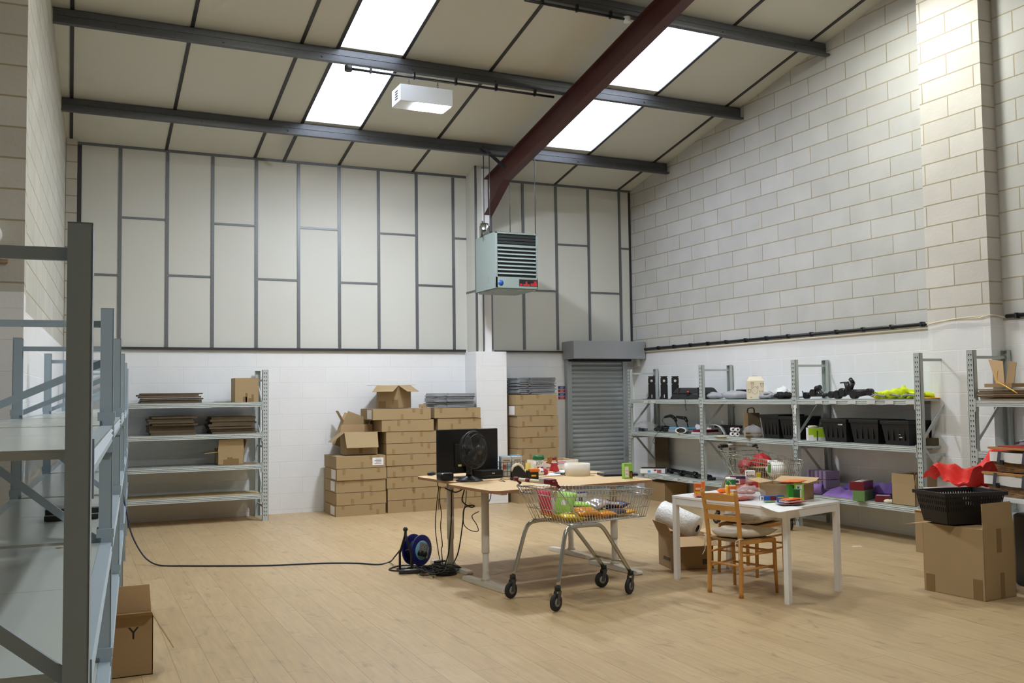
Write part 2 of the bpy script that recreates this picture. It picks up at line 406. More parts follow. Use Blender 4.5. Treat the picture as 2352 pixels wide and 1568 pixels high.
# column base and casing on the back wall
c = MB()
c.box((5.555, 13.41, 0), (6.06, YB, 2.30), 0)
struct(c.build('wall_column', ['white_x'], bevel=.008), 'white painted block column base')
c = MB(); c.box((5.60, 13.47, 2.30), (5.70, YB, 5.16), 0)
struct(c.build('wall_column_casing', ['panel']), 'panel casing beside the steel column')
c = MB(); c.box((5.70, 13.46, 2.30), (5.84, 13.80, 5.12), 0)
struct(c.build('wall_column_steel', ['white_paint'], bevel=.004), 'white painted steel column')

# joint strips over the back wall panels
t = MB(); y0, y1 = YB-.012, YB
def vs(x, z0=ZW+.03, z1=5.035, wd=.022, mi=0): t.box((x-wd, y0, z0), (x+wd, y1, z1), mi)
PX = [.578+.6007*k for k in range(-1, 14)]
for k, x in enumerate(PX):
    if k in (10,): continue
    vs(x)
vs(.075, wd=.025, mi=1); vs(5.685, wd=.02); vs(6.02, wd=.02); vs(8.585, wd=.018, mi=1)
zA = lambda px, py: at(px, py, y=YB).z
HZ = [(1, 331, 502), (2, 435, 634), (3, 538, 516), (4, 635, 642), (5, 731, 525), (6, 823, 650), (7, 912, 538), (8, 999, 656)]
for k, px, py in HZ:
    z = zA(px, py); t.box((PX[k]+.022, y0+.001, z-.014), (PX[k+1]-.022, y1, z+.014), 0)
z = zA(250, 631); t.box((PX[0]+.13, y0+.001, z-.014), (PX[1]-.022, y1, z+.014), 0)
z = zA(1060, 548); t.box((PX[9]+.022, y0+.001, z-.014), (5.665, y1, z+.014), 0)
z = zA(1255, 668); t.box((6.04, y0+.001, z-.014), (PX[12]-.022, y1, z+.014), 0)
z = zA(1315, 563); t.box((PX[12]+.022, y0+.001, z-.014), (PX[13]-.022, y1, z+.014), 0)
z = zA(1388, 673); t.box((PX[13]+.022, y0+.001, z-.014), (PX[14]-.022, y1, z+.014), 0)
z = zA(1433, 571); t.box((PX[14]+.022, y0+.001, z-.014), (8.567, y1, z+.014), 0)
t.box((.05, y0-.006, 5.04), (5.70, y1, 5.085), 0); t.box((6.0, y0-.006, 5.04), (8.6, y1, 5.085), 0)
struct(t.build('trim_back_strips', ['strip', 'strip_dark']), 'grey metal joint strips between wall panels')
t = MB(); t.box((.03, YB-.05, ZW-.012), (5.56, YB, ZW+.022), 0); t.box((6.06, YB-.05, ZW-.012), (8.6, YB, ZW+.012), 0)
struct(t.build('trim_back_rail', ['strip_dark']), 'dark rail along the top of the white blocks')
t = MB()
t.box((5.585, 13.455, 2.3), (5.612, 13.485, 5.15), 0); t.box((5.69, 13.43, 2.3), (5.705, 13.455, 4.3), 0)
t.box((5.592, 13.47, 3.22), (5.60, YB, 3.245), 0)
struct(t.build('trim_column_strips', ['strip']), 'metal strips edging the column casing')

# left wall: a near pilaster and the longer run behind it
w = MB(); px0, py0 = -.313, 7.69
w.box((-4, py0, 0), (px0, py0+.3, 2.42), 0); w.box((-4, py0, 2.42), (px0, py0+.3, 7.3), 1)
M['block_l'] = block_mat('bare_blockwork_left', 'Y', (198, 199, 191), (190, 190, 181), (174, 164, 136), (.3, OFFR[1]+.04))
M['block_lx'] = block_mat('bare_blockwork_left_end', 'X', (196, 194, 186), (186, 183, 174), (160, 148, 122), (.6, OFFR[1]+.04))
struct(w.build('wall_left_pilaster', ['white_x', 'block_lx']), 'block pilaster at the left')
w = MB(); a, b = (px0-.02, py0+.3), (-.09, YB)
for z0, z1, mi in ((0, ZW, 0), (ZW, 7.2, 1)):
    w.add([(a[0], a[1], z0), (b[0], b[1], z0), (b[0], b[1], z1), (a[0], a[1], z1), (a[0]-.2, a[1], z0), (b[0]-.2, b[1], z0), (b[0]-.2, b[1], z1), (a[0]-.2, a[1], z1)],
          [(0,1,2,3),(7,6,5,4),(0,4,5,1),(3,2,6,7),(0,3,7,4),(1,5,6,2)], mi)
struct(w.build('wall_left', ['white_r', 'block_l']), 'left side wall of pale blocks, painted white below')
w = MB(); w.box((-.09, YB-.11, 0), (.045, YB+.02, ZW), 0); w.box((-.09, YB-.11, ZW), (.045, YB+.02, 5.28), 1)
struct(w.build('wall_left_corner', ['white_x', 'block_x']), 'narrow block return in the left corner')
# the rest of the room behind the camera
struct(MB().box((-4.1, -6, 0), (-4, 8, 8)).build('wall_left_near', 'white_paint'))
struct(MB().box((-4, -6.1, 0), (9, -6, 8)).build('wall_front', 'white_paint'))

# sloping ceiling with openings for the rooflights
def ceiling(xs, ys, holes, up):
    c = MB()
    for i in range(len(xs)-1):
        for j in range(len(ys)-1):
            if (i, j) in holes: continue
            q = [(xs[i], ys[j]), (xs[i+1], ys[j]), (xs[i+1], ys[j+1]), (xs[i], ys[j+1])]
            vs_ = [(x, y, up(y)) for x, y in q] + [(x, y, up(y)+.08) for x, y in q]
            c.add(vs_, [(3,2,1,0),(4,5,6,7),(0,1,5,4),(1,2,6,5),(2,3,7,6),(3,0,4,7)])
    return c
xs = [-4, 2.785, 3.58, 6.37, 7.19, 8.8]; ys = [4.0, 9.31, 10.76, 11.12, 12.62, 13.95]
struct(ceiling(xs, ys, {(1, 1), (1, 3), (3, 1), (3, 3)}, roofz).build('ceiling', 'ceil'), 'sloping ceiling of cream liner panels')
struct(ceiling([-4, 8.8], [-6, 4], set(), lambda y: roofz(8-y)).build('ceiling_far_slope', 'ceil'))
n = 1
for x0, x1 in ((2.785, 3.58), (6.37, 7.19)):
    for y0, y1 in ((11.12, 12.62), (9.31, 10.76)):
        g = MB()
        def pane(u, v, x0=x0, x1=x1, y0=y0, y1=y1):
            x = x0+(x1-x0)*u; y = y0+(y1-y0)*v
            return (x, y, roofz(y)+.05+.008*math.sin(u*6*2*PI))
        g.grid(pane, 48, 2, 0, .01)
        o = struct(g.build('window_%d' % n, 'sky'), 'bright rooflight of corrugated glazing'); n += 1
# joint strips on the ceiling
t = MB()
def rs(x, y0, y1, wd=.02, mi=0):
    t.add([(x-wd, y0, roofz(y0)-.012), (x+wd, y0, roofz(y0)-.012), (x+wd, y1, roofz(y1)-.012), (x-wd, y1, roofz(y1)-.012),
           (x-wd, y0, roofz(y0)), (x+wd, y0, roofz(y0)), (x+wd, y1, roofz(y1)), (x-wd, y1, roofz(y1))],
          [(3,2,1,0),(4,5,6,7),(0,1,5,4),(1,2,6,5),(2,3,7,6),(3,0,4,7)], mi)
for x, a, b in ((-.03, 4, 13.86), (1.16, 4, 13.86), (2.355, 4, 13.86), (2.775, 4, 12.8), (3.575, 4, 13.86), (4.72, 4, 13.86), (6.36, 9.2, 12.7), (7.17, 4, 13.86), (8.37, 4, 13.86)):
    rs(x, a, b)
struct(t.build('trim_ceiling_strips', 'strip_dark'), 'dark joint strips across the ceiling')

# steel roof frame: Z purlins, the dark red rafter with its haunch
def purlin(y, x0, x1, yR):
    zt = roofz((y+yR)/2)-.012; zb = zt-.175
    k = MB(); prof = [(.06, zt), (-.0, zt), (-.0, zb), (-.075, zb), (-.075, zb+.022), (-.07, zb+.022), (-.07, zb+.006), (-.006, zb+.006), (-.006, zt-.006), (.06, zt-.006)]
    L = len(prof); vs_ = [(x0, y+a, b) for a, b in prof] + [(x1, y+a, b) for a, b in prof]
    k.add(vs_, [tuple(range(L)), tuple(range(L, 2*L))[::-1]] + [(i, (i+1) % L, L+(i+1) % L, L+i) for i in range(L)])
    # stiffening rib along the web
    k.box((x0, y-.012, zb+.10), (x1, y-.002, zb+.118))
    for q in range(8): k.cyl((x0+.6+q*1.1, y-.02, zb+.06), (x0+.6+q*1.1, y-.004, zb+.06), .012, 8)
    sk = (yR-y)/(x1-x0); k.v = [(vx, vy+sk*(vx-x0), vz-.2*(sk*(vx-x0)-(yR-y)/2)) for vx, vy, vz in k.v]
    return struct(k.build('ceiling_purlin', 'galv'), 'grey steel purlin under the sloping roof')
for y, yR in ((12.66, 12.74), (10.755, 10.87), (8.95, 9.15), (7.25, 7.34), (5.5, 5.55)): purlin(y, -.21, 8.60, yR)
def slope_pt(x, y, off): return Vector((x, y, roofz(y)-off))
k = MB(); RX = 5.805
def ibeam(k, y0, y1, o0, o1, xc, fw=.068, mi=0):
    """I section between two stations of the slope; o = depth of top and bottom flange below the roof"""
    for a, b, oa, ob_ in ((y0, y1, o0[0], o1[0]), (y0, y1, o0[1], o1[1])):
        vs_ = []
        for yy, oo in ((a, oa), (b, ob_)):
            for sx in (-fw, fw):
                for th in (0, -.014): vs_.append((xc+sx, yy, roofz(yy)-oo+th))
        k.add(vs_, [(0,2,3,1),(4,5,7,6),(0,1,5,4),(2,6,7,3),(0,4,6,2),(1,3,7,5)], mi)
    vs_ = []
    for yy, oo in ((y0, o0), (y1, o1)):
        for sx in (-.005, .005):
            for q in (0, 1): vs_.append((xc+sx, yy, roofz(yy)-oo[q]))
    k.add(vs_, [(0,2,3,1),(4,5,7,6),(0,1,5,4),(2,6,7,3),(0,4,6,2),(1,3,7,5)], mi)
ibeam(k, 4.0, 12.75, (.19, .485), (.19, .485), RX)
ibeam(k, 12.75, 13.46, (.19, .19), (.50, .86), RX) if False else None
ibeam(k, 12.75, 13.62, (.19, .485), (.19, .80), RX)
k.box((RX-.068, 13.60, roofz(13.6)-.81), (RX+.068, 13.63, roofz(13.6)-.17))
struct(k.build('ceiling_rafter', 'red_ox'), 'dark red steel rafter running up the roof slope')
# knee braces between purlin and wall or rafter
k = MB(); k.bar(at(152, 284, x=-.17), at(220, 240, y=12.66), .05, .012, 0, (0, 1, 0)); struct(k.build('trim_brace', 'strip_dark'), 'short steel brace under the purlin at the left wall')
k = MB(); k.bar(at(1108, 338, y=12.66), at(1160, 385, x=5.75), .05, .012, 0, (0, 1, 0)); struct(k.build('trim_brace', 'strip_dark'), 'short steel brace from purlin to rafter')
k = MB(); k.bar(at(652, 370, y=13.6), at(681, 308, y=12.8), .04, .03); struct(k.build('trim_brace', 'strip_dark'), 'short hanging steel strut above the wall panels')

# roller shutter door
d = bpy.data.objects.new('door_1', None); COL.objects.link(d); d['kind'] = 'structure'; d['label'] = 'grey steel roller shutter door'
sx0, sx1, sy = at(1303, 830, y=13.78).x, at(1437, 830, y=13.78).x, 13.78
zt = 2.2
sl = MB()
for i in range(29):
    z = zt-.02-i*.0745
    prof = [(0, 0), (-.012, -.012), (-.018, -.03), (-.016, -.05), (-.004, -.0645), (0, -.0745)]
    for (a0, z0), (a1, z1) in zip(prof[:-1], prof[1:]):
        sl.quad((sx0+.05, sy+.03+a0, z+z0), (sx1-.04, sy+.03+a0, z+z0), (sx1-.04, sy+.03+a1, z+z1), (sx0+.05, sy+.03+a1, z+z1))
sl.box((sx0+.05, sy+.035, 0), (sx1-.04, sy+.045, zt)); sl.box((sx0+.05, sy+.0, 0), (sx1-.04, sy+.03, .05))
sl.build('shutter_curtain', 'shutter', d)
for x0, x1 in ((sx0-.01, sx0+.075), (sx1-.06, sx1+.02)):
    MB().box((x0, sy-.01, 0), (x1, YB-.01, 2.26)).build('guide_rail', 'shutter', d, bevel=.004)
MB().box((sx0-.05, 13.46, 2.20), (8.59, YB-.02, 2.485)).build('shutter_box', 'shutter_box', d, bevel=.006)
MB().box((sx0+.02, 13.6, 2.165), (sx1, 13.76, 2.20)).build('bottom_bar', 'black_matte', d)
for x in (sx0+.03, sx1-.03): MB().box((x-.03, sy-.03, .62), (x+.03, sy-.01, .75)).build('lock_plate', 'shutter_box', d, bevel=.004)

# cable trunking on the right wall
t = MB(); t.tube([(XR-.03, 13.84, ZW+.035), (XR-.03, 7.60, ZW+.035)], .02, 8)
for i in range(14): y = 13.5-i*.44; t.box((XR-.055, y-.012, ZW+.01), (XR, y+.012, ZW+.062))
t.tube([(XR-.03, 6.72, ZW+.04), (XR-.03, 2, ZW+.04)], .022, 8)
for i in range(8): y = 6.6-i*.44; t.box((XR-.055, y-.012, ZW+.012), (XR, y+.012, ZW+.066))
struct(t.build('trim_conduit', 'black'), 'black conduit along the right wall at the paint line')
t = MB(); t.tube(curve_pts([(XR-.03, 7.60, ZW), (plx-.01, 7.57, ZW+.03), (8.40, 7.45, ZW+.02), (8.40, 7.2, ZW+.045), (8.40, 6.95, ZW+.03), (8.40, 6.79, ZW+.05), (8.5, 6.77, ZW+.05), (XR-.03, 6.74, ZW+.03)]), .007, 6)
t.tube(curve_pts([(XR-.03, 7.60, ZW+.01), (8.405, 7.55, ZW+.01), (8.40, 7.3, ZW+.04), (8.40, 6.9, ZW+.05), (XR-.03, 6.74, ZW+.04)]), .006, 6)
struct(t.build('trim_cable', 'cream'), 'loose pale cables clipped across the pillar')
t = MB(); t.tube([(XR-.025, 13.84, ZW-.01), (XR-.025, 7.62, ZW-.01)], .012, 6)
struct(t.build('trim_cable', 'cream'), 'pale cable under the black conduit')
# conduit slung below the purlin with the junction box
def conduit(p0, p1, nclip, label):
    t = MB(); t.tube([p0, p1], .016, 8); p0, p1 = Vector(p0), Vector(p1)
    for i in range(nclip):
        q = p0.lerp(p1, (i+.5)/nclip); t.box(q+Vector((-.012, -.02, -.02)), q+Vector((.012, .02, .06)))
    return struct(t.build('ceiling_conduit', 'black'), label)
a = at(800, 157, y=10.72); b = at(1272, 223, y=10.72)
conduit(a, b, 5, 'black conduit slung under the middle purlin')
t = MB(); t.lathe([(.045, -.03), (.045, .03)], 16, a, 0); struct(t.build('ceiling_junction_box', 'strip_dark'), 'round junction box at the end of the conduit')
a = at(1205, 0, y=8.93); b = at(1440, 45, y=8.93)
conduit(a, b, 3, 'black conduit slung under the upper purlin')
t = MB(); t.lathe([(.04, -.03), (.04, .03)], 16, b, 0); struct(t.build('ceiling_junction_box', 'fixture'), 'pale round end box on the upper conduit')

# ================================================================== LIGHTS
def high_bay(name, cx, cy, zb, label, rot=0, lens='lens_soft'):
    """LED high-bay: white housing, end louvres, bright lens, hung on chains from a purlin"""
    t_ = thing(name, label, 'ceiling light', (cx, cy, zb), rot, 'high-bay lights hung from the purlins')
    MB().box((-.33, -.17, 0), (.33, .17, .2)).build('housing', 'fixture', t_, bevel=.006)
    MB().box((-.08, -.14, -.006), (.30, .14, .0)).build('lens', lens, t_)
    v = MB()
    for i in range(4): v.box((-.333, -.06, .05+i*.03), (-.3295, .03, .062+i*.03))
    v.build('louvre', 'slot', t_)
    for sx in (-.17, .2):
        ch = MB(); zc = roofz(cy+.12)-.19-zb
        for i in range(max(1, int((zc-.2)/.03))):
            z = .2+i*.03; ang = (i % 2)*PI/2; c_, s_ = math.cos(ang)*.008, math.sin(ang)*.008
            ch.tube([(sx-c_, -s_+.0, z), (sx+c_, s_, z), (sx+c_, s_, z+.034), (sx-c_, -s_, z+.034)], .003, 5, 0, True)
        ch.build('hanging_chain', 'galv', t_)
    return t_
fc = at(970, 246, y=10.84)
high_bay('high_bay_light', fc.x, fc.y, fc.z, 'white box light glowing under the middle purlin between the rooflights', 0, 'lens')
high_bay('high_bay_light', 7.3, 7.28, 6.02, 'white box light high above the right-hand pillar', PI/2)
high_bay('high_bay_light', 2.4, 7.28, 6.02, 'white box light hung above the open floor', PI/2)
high_bay('high_bay_light', 2.6, 2.4, 5.6, 'white box light hung above the racking near the front', PI/2, 'lens_mid')
wd = bpy.data.worlds.new('world'); SC.world = wd; wd.use_nodes = True
wd.node_tree.nodes['Background'].inputs[0].default_value = (.75, .85, 1, 1); wd.node_tree.nodes['Background'].inputs[1].default_value = .4
# ================================================================== RACKING
PW, PD = .075, .05           # post width along the run, depth
def beam_bm(x0, x1, yf, ztop, h=.062, d=.045, sg=1):
    """shelf beam with a ridged face turned to sg (-1: towards -y, 1: towards +y)"""
    b = MB(); e = -sg
    prof = [(0, 0), (.004, -.012), (-.003, -.02), (.006, -.03), (-.003, -.04), (.004, -.048), (0, -h), (d, -h), (d, 0)]
    L = len(prof)
    vs_ = [(x0, yf + (-sg)*(-1)*a*1.0 if False else yf + a*(1 if sg < 0 else -1), ztop+z) for a, z in prof] + [(x1, yf + a*(1 if sg < 0 else -1), ztop+z) for a, z in prof]
    b.add(vs_, [tuple(range(L)), tuple(range(L, 2*L))[::-1]] + [(i, (i+1) % L, L+(i+1) % L, L+i) for i in range(L)])
    return b
def rack(name, label, loc, rot, posts, depth, H, levels, group=None, slots=True, deckmat='deck_steel', rackm='rack', skip_rear=(), plates=False, braces=((1.05, 1.5), (.55, 1.0)), bar_z=(.12, .95, 1.95), skip_deck=(), dk={}, skip_bar=()):
    """levels = heights of the beam tops; posts = stations along local x; aisle side is local y = 0"""
    t = thing(name, label, 'shelving', loc, rot, group)
    for i, x in enumerate(posts):
        for side in (0, 1):
            if side and i in skip_rear: continue
            p = MB(); y0 = 0 if side == 0 else depth-PD
            # open channel section: face plate and two flanges
            p.box((x-PW/2, y0, 0), (x+PW/2, y0+.004, H)) if side == 0 else p.box((x-PW/2, y0+PD-.004, 0), (x+PW/2, y0+PD, H))
            p.box((x-PW/2, y0, 0), (x-PW/2+.004, y0+PD, H)); p.box((x+PW/2-.004, y0, 0), (x+PW/2, y0+PD, H))
            p.box((x-PW/2-.008, y0-.006, 0), (x+PW/2+.008, y0+PD+.006, .006))
            p.box((x-PW/2, y0, H-.003), (x+PW/2, y0+PD, H))
            if slots and side == 0:
                z = .07
                while z < H-.02:
                    for sx in (-.019, .009):
                        p.add([(x+sx-.003, -.0008, z+.0), (x+sx+.011, -.0008, z+.0), (x+sx+.011, -.0008, z+.018), (x+sx+.004, -.0008, z-.012+.0)], [(0,1,2,3)], 1) if False else p.box((x+sx-.002, -.0008, z), (x+sx+.010, .0, z+.012), 1)
                        p.box((x+sx+.003, -.0008, z-.011), (x+sx+.008, .0, z), 1)
                    z += .05
            if plates and i:
                for zl in levels: p.box((x-PW/2-.012, y0-.008, zl+.02), (x+PW/2+.012, y0+PD+.008, zl+.055))
            p.build('post', [rackm, 'slot'], t)
        if i in skip_rear: continue
        for z in bar_z:
            if i in skip_bar and z > 1.9: continue
            MB().bar((x, .02, z), (x, depth-.02, z), .012, .028).build('cross_bar', rackm, t)
        for k, (za, zb) in enumerate(braces):
            if plates and i == 0 and k == 1: continue
            MB().bar((x+.012, .03, za), (x+.012, depth-.03, zb), .012, .03).build('brace', rackm, t)
    for i in range(len(posts)-1):
        x0, x1 = posts[i]+PW/2, posts[i+1]-PW/2
        for li, zt in enumerate(levels):
            if (i, li) in skip_deck: continue
            for yf, sg in ((0, -1), (depth, 1)):
                b = beam_bm(x0, x1, yf, zt, sg=sg)
                for q in (x0, x1-.012): b.box((q, yf-.004 if sg < 0 else yf-.04, zt-.11), (q+.012, yf+.04 if sg < 0 else yf+.004, zt+.02))
                b.build('shelf_beam', rackm, t)
            dmat = dk.get(li, deckmat); D = MB(); xm = (x0+x1)/2
            for a, b_ in ((x0+.003, xm-.002), (xm+.002, x1-.003)):
                D.box((a, .046, zt-.022), (b_, depth-.046, zt-.001))
            D.build('shelf_board', dmat, t)
    return t
# right-hand run of three bays along the gable wall
RY = [13.14, 11.22, 9.30, 7.40]
LV = [1.54, 1.04, .405]
rack('shelving_rack', 'long pale grey slotted shelving run of three bays along the right wall', (8.06, 13.14, 0), -PI/2, [13.14-y for y in RY], .535, 2.02, LV, 'pale grey shelving racks', skip_rear=(), braces=((1.10, 1.62), (1.05, .52)))
rack('shelving_rack', 'pale grey slotted shelving beyond the wall pillar, beside the wicker hampers', (8.06, 6.74, 0), -PI/2, [0, 2.0], .535, 2.02, [1.525, 1.03, .41], 'pale grey shelving racks', braces=((1.10, 1.62), (1.05, .52)))
rack('shelving_rack', 'pale grey shelving of four levels against the back wall holding flattened boxes', (.42, 13.19, 0), 0, [0, 1.965], .62, 2.02, [1.588, 1.172, .757, .36], 'pale grey shelving racks', dk={3: 'chip'}, braces=((.08, .70), (.80, 1.25), (1.3, 1.8)), bar_z=(.18, .98, 1.88))
LRA = PI/2 - math.atan(.0575)
rack('shelving_rack', 'tall grey shelving run in the foreground at the left with glossy boards', (.042, 2.27, 0), LRA, [0, 2.075, 4.2, 6.32, 8.44, 10.4], .60, 2.02, [1.535, 1.06, .58], 'pale grey shelving racks', slots=False, deckmat='deck', rackm='rack_dark', plates=True, braces=((1.04, 1.49), (1.80, 1.56)), bar_z=(1.955,))

# ================================================================== CARTONS
ORD = ['lowest', 'second', 'third', 'fourth', 'fifth', 'sixth', 'seventh', 'eighth', 'ninth', 'tenth']
def carton(name, label, group, loc, rot, L, W, H, rnd, sticker=False, m='card', cat='box', tapes=True):
    """closed carton: body, and brown tape wrapped down the front and back edges"""
    t = thing(name, label, cat, loc, rot, group)
    b = MB(); e = rnd.uniform(-.004, .004)
    b.box((-L/2, 0, 0), (L/2, W, H)); b.box((-L/2-.001, -.0015, H*.0+.0), (L/2+.001, 0, .004)); b.build('carton_body', m, t, bevel=.006)
    if tapes:
        for k, xx in enumerate(rnd.sample([-.36, -.18, 0, .02, .2, .34], 3)):
            x = xx*L; w = .02; T = MB()
            z0, z1 = ((0, H*.5), (H*.5, H), (H*.68, H))[k]
            T.box((x-w, -.0035, z0), (x+w, -.0015, z1)); T.build('tape_strip', 'tape', t)
    if False:
        T = MB()
        for k, xx in enumerate(rnd.sample([-.32, -.18, 0, .02, .2, .34], 3)):
            x = xx*L; w = .022
            if k == 0: T.box((x-w, -.0035, 0), (x+w, -.0015, H*.55)); T.box((x-w, -.0035, -.001), (x+w, W, 0))
            elif k == 1: T.box((x-w, -.0035, H*.45), (x+w, -.0015, H+.001)); T.box((x-w, -.0035, H), (x+w, W*.96, H+.0015))
            else: T.box((x-w, -.0035, H*.6), (x+w, -.0015, H+.001))
        T.build('tape_strip', 'tape', t)
    if sticker:
        s = MB(); s.box((-L/2-.0025, W*.1, H*.1), (-L/2-.001, W*.45, H*.92)); s.build('paper_sticker', 'paper', t)
    return t
rnd = random.Random(3)
def stack(stname, x0, x1, y, W, tops, grp, where, stick=(), jit=.015):
    """tops: heights of the carton tops, lowest first"""
    z = 0; n = len(tops)
    for i, zt in enumerate(tops):
        nm = 'topmost' if i == n-1 else ORD[i]
        lab = ('%s flat brown carton of the stack %s' % (nm, where)) if i in (0, n-1) else ('%s flat brown carton up in the stack %s' % (nm, where))
        H = zt-z-.006; dx = rnd.uniform(-jit, jit); a = (x0[i] if isinstance(x0, list) else x0)+dx; b = (x1[i] if isinstance(x1, list) else x1)+dx
        carton('flat_carton', lab, grp, ((a+b)/2, y+rnd.uniform(0, .02), z), rnd.uniform(-.012, .012), b-a, W, H, rnd, sticker=i in stick)
        z = zt
zq = lambda py, px=820, y=13.07: at(px, py, y=y).z
A = [zq(1159), zq(1130), zq(1102), zq(1075), zq(1046)]
stack('a', 3.325, 4.03, 13.07, .66, A, 'flat cartons piled at the back wall', 'under the tipped open box', (0, 2, 3))
B = [zq(y, 945) for y in (1147, 1120, 1094, 1068, 1042, 1017, 990, 963, 937)]
stack('b', [4.05]*7+[3.97, 3.86], [4.80]*7+[4.74, 4.72], 13.10, .62, B, 'flat cartons piled at the back wall', 'under the upright open box', (8,))
Cc = [zq(y, 1060, 13.17) for y in (1141, 1115, 1089, 1063, 1037, 1011, 985, 959, 935)]
stack('c', [4.845]*7+[4.86, 4.79], [5.53]*7+[5.60, 5.53], 13.17 if False else 12.76, .62, Cc, 'flat cartons piled at the back wall', 'behind the monitor, against the column') if False else None
Cc = [zq(y, 1060, 13.10) for y in (1143, 1116, 1089, 1063, 1037, 1011, 985, 959, 935)]
stack('c', [4.835]*7+[4.85, 4.78], [5.52]*7+[5.53, 5.50], 13.14, .62, Cc, 'flat cartons piled at the back wall', 'behind the monitor')
D_ = [zq(y, 1230, 13.24) for y in (1130, 1105, 1080, 1055, 1029, 1004, 979, 954, 929, 905)]
stack('d', 6.15, 6.845, 13.24, .60, D_, 'flat cartons piled at the back wall', 'between the column and the shutter', (1, 8), jit=.012)

def open_box(name, label, group, loc, rot, L, W, H, flaps, m='card', minside='card_in', cat='box', th=.005, mx=None, tape=None, extra=None):
    """open carton; flaps: (side, degrees from upright outwards, length)"""
    t = thing(name, label, cat, loc, rot, group)
    if mx: t.rotation_euler = mx
    b = MB()
    x, y = L/2, W/2
    for lo, hi in (((-x, -y, 0), (x, -y+th, H)), ((-x, y-th, 0), (x, y, H)), ((-x, -y, 0), (-x+th, y, H)), ((x-th, -y, 0), (x, y, H)), ((-x, -y, 0), (x, y, th))):
        b.box(lo, hi)
    b.build('box_body', [m], t)
    inn = MB(); e = .0006
    inn.box((-x+th, -y+th, H*.02), (x-th, -y+th+e, H-.002)); inn.box((-x+th, y-th-e, H*.02), (x-th, y-th, H-.002))
    inn.box((-x+th, -y+th, H*.02), (-x+th+e, y-th, H-.002)); inn.box((x-th-e, -y+th, H*.02), (x-th, y-th, H-.002)); inn.box((-x+th, -y+th, th), (x-th, y-th, th+e))
    inn.build('box_lining', [minside], t)
    for sd, ang, ln in flaps:
        a = math.radians(ang); o_, z_ = math.sin(a)*ln, math.cos(a)*ln
        f = MB(); tk = .004
        if sd in '+x -x'.split():
            s_ = 1 if sd == '+x' else -1; p, q = (s_*x, -y, H), (s_*x, y, H); dv = Vector((s_*o_, 0, z_))
        else:
            s_ = 1 if sd == '+y' else -1; p, q = (-x, s_*y, H), (x, s_*y, H); dv = Vector((0, s_*o_, z_))
        p, q = Vector(p), Vector(q); tt = (q-p).normalized()*.012
        n_ = (q-p).cross(dv).normalized()
        inner = n_ if n_.dot(Vector((-p.x-q.x, -p.y-q.y, .2))) > 0 else -n_
        v1 = [p, q, q+dv-tt, p+dv+tt]
        vs_ = [v for v in v1] + [v+inner*tk*.5 for v in v1] + [v+inner*tk for v in v1]
        f.add(vs_, [(0,1,2,3),(0,4,5,1),(1,5,6,2),(2,6,7,3),(3,7,4,0)], 0)
        f.add(vs_, [(4,8,9,5),(5,9,10,6),(6,10,11,7),(7,11,8,4),(8,11,10,9)], 1)
        f.build('flap', [m, minside], t)
    if tape:
        for lo, hi in tape: MB().box(lo, hi).build('tape_strip', 'tape_dark', t)
    return t
ztA, ztB, ztC, ztD = A[-1], B[-1], Cc[-1], D_[-1]
# tipped box with a big flap hanging, on the left pile; it leans on a second box behind
p = at(828, 1040, y=13.3)
open_box('open_carton', 'open carton slumped on the left pile with one wide flap folded down', 'open cartons on the piles', (3.72, 13.36, ztA+.003), -.06, .47, .30, .315,
         [('-y', 152, .24), ('+y', -8, .10), ('-x', 128, .22), ('+x', 92, .08)], tape=[((-.03, -.1525, .02), (.02, -.1505, .12))])
open_box('open_carton', 'open carton leaning on its corner behind the slumped one', 'open cartons on the piles', (3.60, 13.655, ztA+.075), 0, .36, .17, .36,
         [('-x', 50, .16), ('-y', 4, .15), ('+x', 10, .14), ('+y', -4, .13)], mx=(0, .36, 0))
p = at(902, 936, y=13.40)
open_box('open_carton', 'upright open carton with four spread flaps on the middle pile', 'open cartons on the piles', (4.255, 13.40, ztB+.003), .74, .36, .36, .325,
         [('-y', 122, .17), ('-x', 122, .17), ('+x', 88, .17), ('+y', 88, .17)], tape=[((-.183, .03, .01), (-.181, .15, .10)), ((-.183, -.17, .0), (-.181, -.08, .12))])
t = thing('card_clip', 'small folded piece of brown card beside the upright open carton', 'cardboard', (4.63, 13.22, ztB+.002), .2)
MB().box((-.06, 0, 0), (.06, .004, .05)).build('back_panel', 'card', t); MB().box((-.02, -.04, 0), (.06, 0, .012)).build('folded_tab', 'card2', t)
# piles of folded grey trays
def folded_pile(name, label, group, loc, rot, L, W, n, th, m, rn, cat='folded boxes', jit=.02, ends=True, child='folded_sheet', m2=None):
    t = thing(name, label, cat, loc, rot, group); z = 0
    for i in range(n):
        s = MB(); dx, dy, a = rn.uniform(-jit, jit), rn.uniform(-jit, jit), rn.uniform(-.02, .02)
        c_, s_ = math.cos(a), math.sin(a); mx = Matrix.Translation((dx, dy, z)) @ Matrix.Rotation(a, 4, 'Z')
        k = th*rn.uniform(.75, 1.0)
        pol = [(-L/2, -W/2), (L/2, -W/2), (L/2, W/2), (-L/2, W/2)]
        if ends: pol = [(-L/2+.03, -W/2), (-L*.27, -W/2), (-L*.25, -W/2+.03), (-L*.21, -W/2+.03), (-L*.19, -W/2), (L/2-.02, -W/2), (L/2, -W/2+.05), (L/2, W/2), (-L/2, W/2), (-L/2, -W/2+.04)]
        s.prism(pol, 0, k, 0, mx); s.build(child, m if (i % 3 or not m2) else m2, t); z += th
    return t
rn = random.Random(11)
